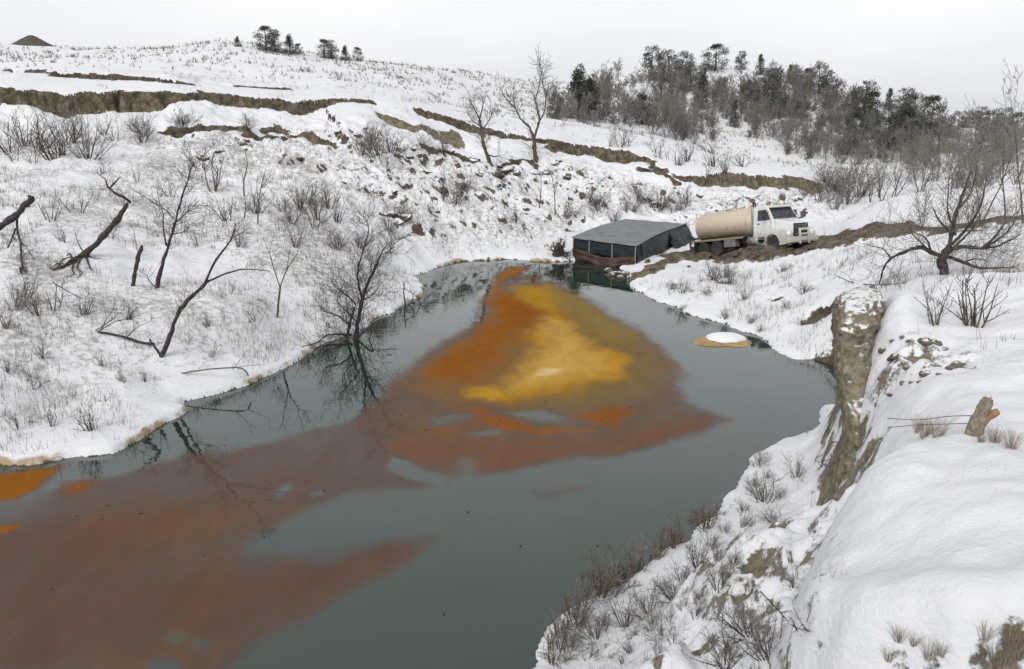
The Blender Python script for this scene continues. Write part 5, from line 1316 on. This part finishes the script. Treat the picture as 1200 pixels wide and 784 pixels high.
o = disc(.86, .8, .34, 4, edge=.08).build('snow_cap', M['snowcap'], isl, True); o.location = (.22, .22, 0)

# ------------------------------------------------------------------ dark mound on the skyline
mp_ = P(38, 53, 150); mz = gz(mp_[0], 150)
m = MB(); vs = []; fs = []
prof = [(0, 1.75), (.5, 1.62), (1.0, 1.35), (1.7, .98), (2.5, .52), (3.3, .12), (3.9, -.5)]
for j, (r, z) in enumerate(prof):
    for k in range(26):
        a = 2 * math.pi * k / 26; q = r * (1 + .06 * math.sin(3 * a + j) + .03 * math.sin(8 * a)); vs.append((q * math.cos(a), q * math.sin(a), z))
for j in range(len(prof) - 1):
    for k in range(26): fs.append((j * 26 + k, (j + 1) * 26 + k, (j + 1) * 26 + (k + 1) % 26, j * 26 + (k + 1) % 26))
m.add(vs, fs)
o = m.build('earth_mound', simple('dark_cinder', (.055, .048, .042), (.11, .095, .085), 2, .95, bmp=.5), None, True)
o.location = (mp_[0], 150, float(mp_[2]) - .05); tag(o, 'bare dark conical mound on the far left skyline', 'mound')

# ------------------------------------------------------------------ near bluff: broken post, wires, board
pb = G(1140, 510, -.25)
post_ = thing('fence_post', 'broken weathered stump post leaning in the near snow', 'post', pb)
rng = random.Random(5); vs = []
def pp(px, py): return Vector(P(px, py, pb.y)) - pb
m = MB()
path = smooth_path([pp(1138, 522), pp(1143, 502), pp(1149, 486), pp(1155, 474), pp(1158, 467)], 3)
n = len(path); m.tube(path, [(.115 - .045 * i / (n - 1)) * rng.uniform(.9, 1.12) for i in range(n)], 11)
stump = m.build('stump', simple('weathered_post', (.13, .105, .08), (.33, .28, .21), 14, .9, bmp=.9), post_)
m = MB(); path = smooth_path([pp(1150, 497), pp(1158, 489), pp(1166, 484), pp(1170, 482)], 3); m.tube(path, [.065, .06, .055, .05, .055, .06, .055, .05, .045, .04][:len(path)], 9); m.build('side_knot', simple('orange_rot_wood', (.20, .11, .06), (.36, .24, .14), 12, .9, bmp=.8), post_)
m = MB()
for k in range(9):
    a = rng.uniform(0, 6.28); q = pp(1157, 469) + Vector((.04 * math.cos(a), .04 * math.sin(a), -.04)); m.tube([q, q + Vector((rng.uniform(-.02, .03), rng.uniform(-.02, .02), rng.uniform(.05, .11)))], [.018, .004], 4)
m.build('splinters', simple('splintered_wood', (.28, .20, .13), (.45, .34, .22), 12, .9), post_)
wire_m = simple('rusty_wire', (.06, .05, .045), (.14, .11, .09), 10, .7)
for i, (pts, lab) in enumerate([([(1142, 487), (1110, 488), (1075, 492), (1040, 490)], 'top strand of thin wire running from the broken post'), ([(1142, 496), (1105, 497), (1075, 498), (1040, 501)], 'lower strand of thin wire running from the broken post'), ([(1140, 506), (1128, 504), (1112, 498)], 'short slack wire hanging at the foot of the broken post')]):
    m = MB(); q = []
    for k, (px, py) in enumerate(pts):
        Yw = pb.y + (13.3 - pb.y) * k / 3; q.append(Vector(P(px, py, Yw)))
    m.tube(smooth_path(q, 5), .006, 4); tag(m.build('fence_wire', wire_m), lab, 'wire')
cb = G(972, 548)
m = MB(); pts = []
rng = random.Random(12)
for k in range(60):
    a = k * .45; r = .32 + .12 * math.sin(k * .9); pts.append(cb + Vector((r * math.cos(a) + .1 * math.sin(k * .37), .22 * math.sin(a * 1.1), .12 + r * .8 * math.sin(a) * .8 + .2)))
m.tube(smooth_path(pts, 2), .006, 4); tag(m.build('wire_coil', wire_m), 'loose tangled coil of wire beneath the clay face', 'wire')
bd = G(988, 576)
m = MB(); m.box(-.30, .30, -.05, .05, -.03, .03); o = m.build('timber_board', simple('grey_board', (.09, .08, .07), (.18, .16, .14), 10, .9, bmp=.6), None, fix=True, bevel=.008)
o.location = (bd.x, bd.y, bd.z + .03); o.rotation_euler = (0, -.28, .75); tag(o, 'short dark timber lying on the snow lip below the clay face', 'board')
# pale dry grass tufts by the post
GR = []
for i in range(2):
    rng = random.Random(600 + i); m = MB()
    for k in range(70):
        a = rng.uniform(0, 6.28); q = rng.uniform(0, .16); ln = rng.uniform(0, .55); h = rng.uniform(.5, 1.0); b0 = Vector((q * math.cos(a), q * math.sin(a), -.05))
        t1 = b0 + Vector((ln * math.cos(a) * .5, ln * math.sin(a) * .5, h * .65)); t2 = b0 + Vector((ln * math.cos(a) * 1.1, ln * math.sin(a) * 1.1, h))
        m.tube([b0, t1, t2], [.006, .005, .002], 3, cap=False)
    GR.append(m.mesh('blades', M['straw']))
for i, (px, py, hpx, lab) in enumerate([(1085, 512, 34, 'pale straw tuft of dry grass behind the snow hump by the wires'), (1098, 512, 36, 'pale straw tuft of dry grass behind the snow hump by the wires'), (1075, 508, 26, 'pale straw tuft of dry grass behind the snow hump by the wires'), (1165, 520, 30, 'dry grass tuft right beside the broken post'), (1185, 526, 34, 'dry grass tuft right beside the broken post'), (1150, 518, 20, 'dry grass tuft right beside the broken post')] + [(x_, y_, h_, 'dry grass tuft in the bare hollow below the snow hump') for x_, y_, h_ in [(1050, 772, 30), (1068, 776, 26), (1085, 780, 34), (1040, 779, 28), (1150, 768, 34), (1165, 775, 40), (1180, 770, 44), (1192, 778, 50), (1172, 784, 44), (1100, 784, 30)]]):
    p = G(px, py, -.02); s = hpx * p.y / FOC
    o = link('grass_tuft', GR[i % 2]); o.location = p; o.scale = (s, s, s); o.rotation_euler = (0, 0, i); tag(o, lab, 'grass', 'dry tufts by the wires' if i < 3 else ('dry tufts by the post' if i < 6 else 'dry tufts below the hump'))
# sticks among the shrubs of the near bank
stroke_tree('fallen_branch', 'dark stick lying down the near bank among the wiry shrubs', 'branch', (905, 705), [([(895, 700), (912, 718), (930, 735), (948, 752)], .009, .004)], M['bark'], M['twig'], 52, dict(dens=2.5, tl=.2, start=.1, rmin=.003), parts=('limb', 'twigs'))
stroke_tree('bare_branch', 'forked grey branch sticking out of the near bank by bottom shrubs', 'branch', (850, 760), [([(850, 765), (862, 758), (880, 758), (895, 765), (903, 784)], .014, .01), ([(850, 762), (846, 740), (850, 705)], .01, .004), ([(855, 762), (842, 752), (828, 748)], .01, .004), ([(862, 758), (850, 742), (838, 730)], .008, .003)], M['bark_grey'], M['twig'], 53, dict(dens=3, tl=.22, start=.1, rmin=.003), parts=('limb', 'twigs'))
# flotsam
for i, (px, py, w) in enumerate([(126, 592, 6), (90, 605, 4), (165, 602, 8), (315, 585, 7), (296, 589, 6), (118, 609, 5), (500, 504, 6), (548, 600, 3), (640, 470, 4), (585, 492, 4), (705, 492, 4), (738, 478, 4), (470, 486, 4), (610, 640, 3), (700, 640, 3), (520, 720, 3), (815, 500, 3), (380, 575, 5), (240, 650, 4), (60, 690, 5)]):
    q = W0(px, py); s = w * q[1] / FOC; m = MB(); rng = random.Random(700 + i)
    m.tube([(-s * .5, 0, .005), (0, s * .2 * rng.uniform(-1, 1), .012), (s * .5, 0, .004)], [.012, .022, .008], 5)
    o = m.build('floating_stick', M['bark_brown']); o.location = (q[0], q[1], .004); o.rotation_euler = (0, 0, rng.uniform(-.6, .6)); tag(o, 'tiny dark stick floating on the pond', 'stick', 'flotsam sticks')


# ------------------------------------------------------------------ clay buttress standing out of the near bluff
rows_b = [(349, 996, 1030, 19.3), (354, 986, 1034, 19.0), (364, 979, 1034, 18.7), (380, 975, 1032, 18.35), (395, 974, 1030, 18.1), (420, 974, 1030, 17.8), (445, 976, 1036, 17.45), (470, 980, 1042, 17.1), (495, 986, 1042, 16.75), (520, 988, 1046, 16.45), (545, 986, 1050, 16.2), (570, 982, 1054, 16.0), (600, 978, 1058, 15.85), (640, 974, 1062, 15.75)]
rng = random.Random(91); vs = []; fs = []; NS = 110; rings = []
fine = []
for i in range(len(rows_b) - 1):
    for k in range(9):
        q = k / 9; fine.append([a * (1 - q) + b * q for a, b in zip(rows_b[i], rows_b[i + 1])])
for (ry, xl, xr, Yf) in fine:
    A_, B2 = P(xl, ry, Yf), P(xr, ry, Yf); cx_, hw_ = (A_[0] + B2[0]) / 2, (B2[0] - A_[0]) / 2
    for k in range(NS):
        a = 2 * math.pi * k / NS
        yo_ = 1.4 - 1.4 * math.copysign(abs(math.sin(a)) ** .8, math.sin(a)); vs.append([cx_ + hw_ * math.copysign(abs(math.cos(a)) ** .7, math.cos(a)) + yo_ * .43, Yf + yo_, A_[2] - .10 * yo_])
va = np.array(vs); cxy = va.reshape(-1, NS, 3).mean(1).repeat(NS, 0)
an_ = np.arctan2(va[:, 1] - cxy[:, 1], va[:, 0] - cxy[:, 0])
rg = lambda q: 1 - np.abs(q)
lump = .16 * fbm(an_ * 1.1 + 3, va[:, 2], .9, 4, 801, .55) + .13 * (rg(fbm(an_ * 1.3 + 5, va[:, 2] * .8, .55, 4, 802, .6)) - .6) + .09 * (rg(fbm(an_ * 1.2, va[:, 2] * 2.2, .4, 4, 803, .65)) - .6)
lump = np.round(lump / .05) * .05 * .55 + lump * .45          # blocky breaks
va[:, 0] += np.cos(an_) * lump; va[:, 1] += np.sin(an_) * lump * 1.3; va[:, 2] += .06 * fbm(va[:, 0], va[:, 1], .4, 3, 804)
nr_ = len(fine)
for i in range(nr_ - 1):
    for k in range(NS):
        k2 = (k + 1) % NS; fs.append((i * NS + k, i * NS + k2, (i + 1) * NS + k2, (i + 1) * NS + k))
tc_ = va[:NS].mean(0); rim_ = va[:NS] * .55 + tc_ * .45; rim_[:, 2] += .06
n0_ = len(va); va = np.concatenate([va, rim_, [[tc_[0], tc_[1], tc_[2] + .08]]])
for k in range(NS):
    k2 = (k + 1) % NS; fs.append((k, n0_ + k, n0_ + k2, k2)); fs.append((n0_ + k, n0_ + NS, n0_ + k2))
m = MB(); m.add([tuple(v) for v in va], fs)
bl = m.build('clay_buttress', snow_top('clay_face', (.085, .075, .053), (.31, .275, .20), 5.0, .74, 1.0, 1.0), None, True, True)
tag(bl, 'bare tan clay buttress rising above the water on the near bluff', 'clay bank')
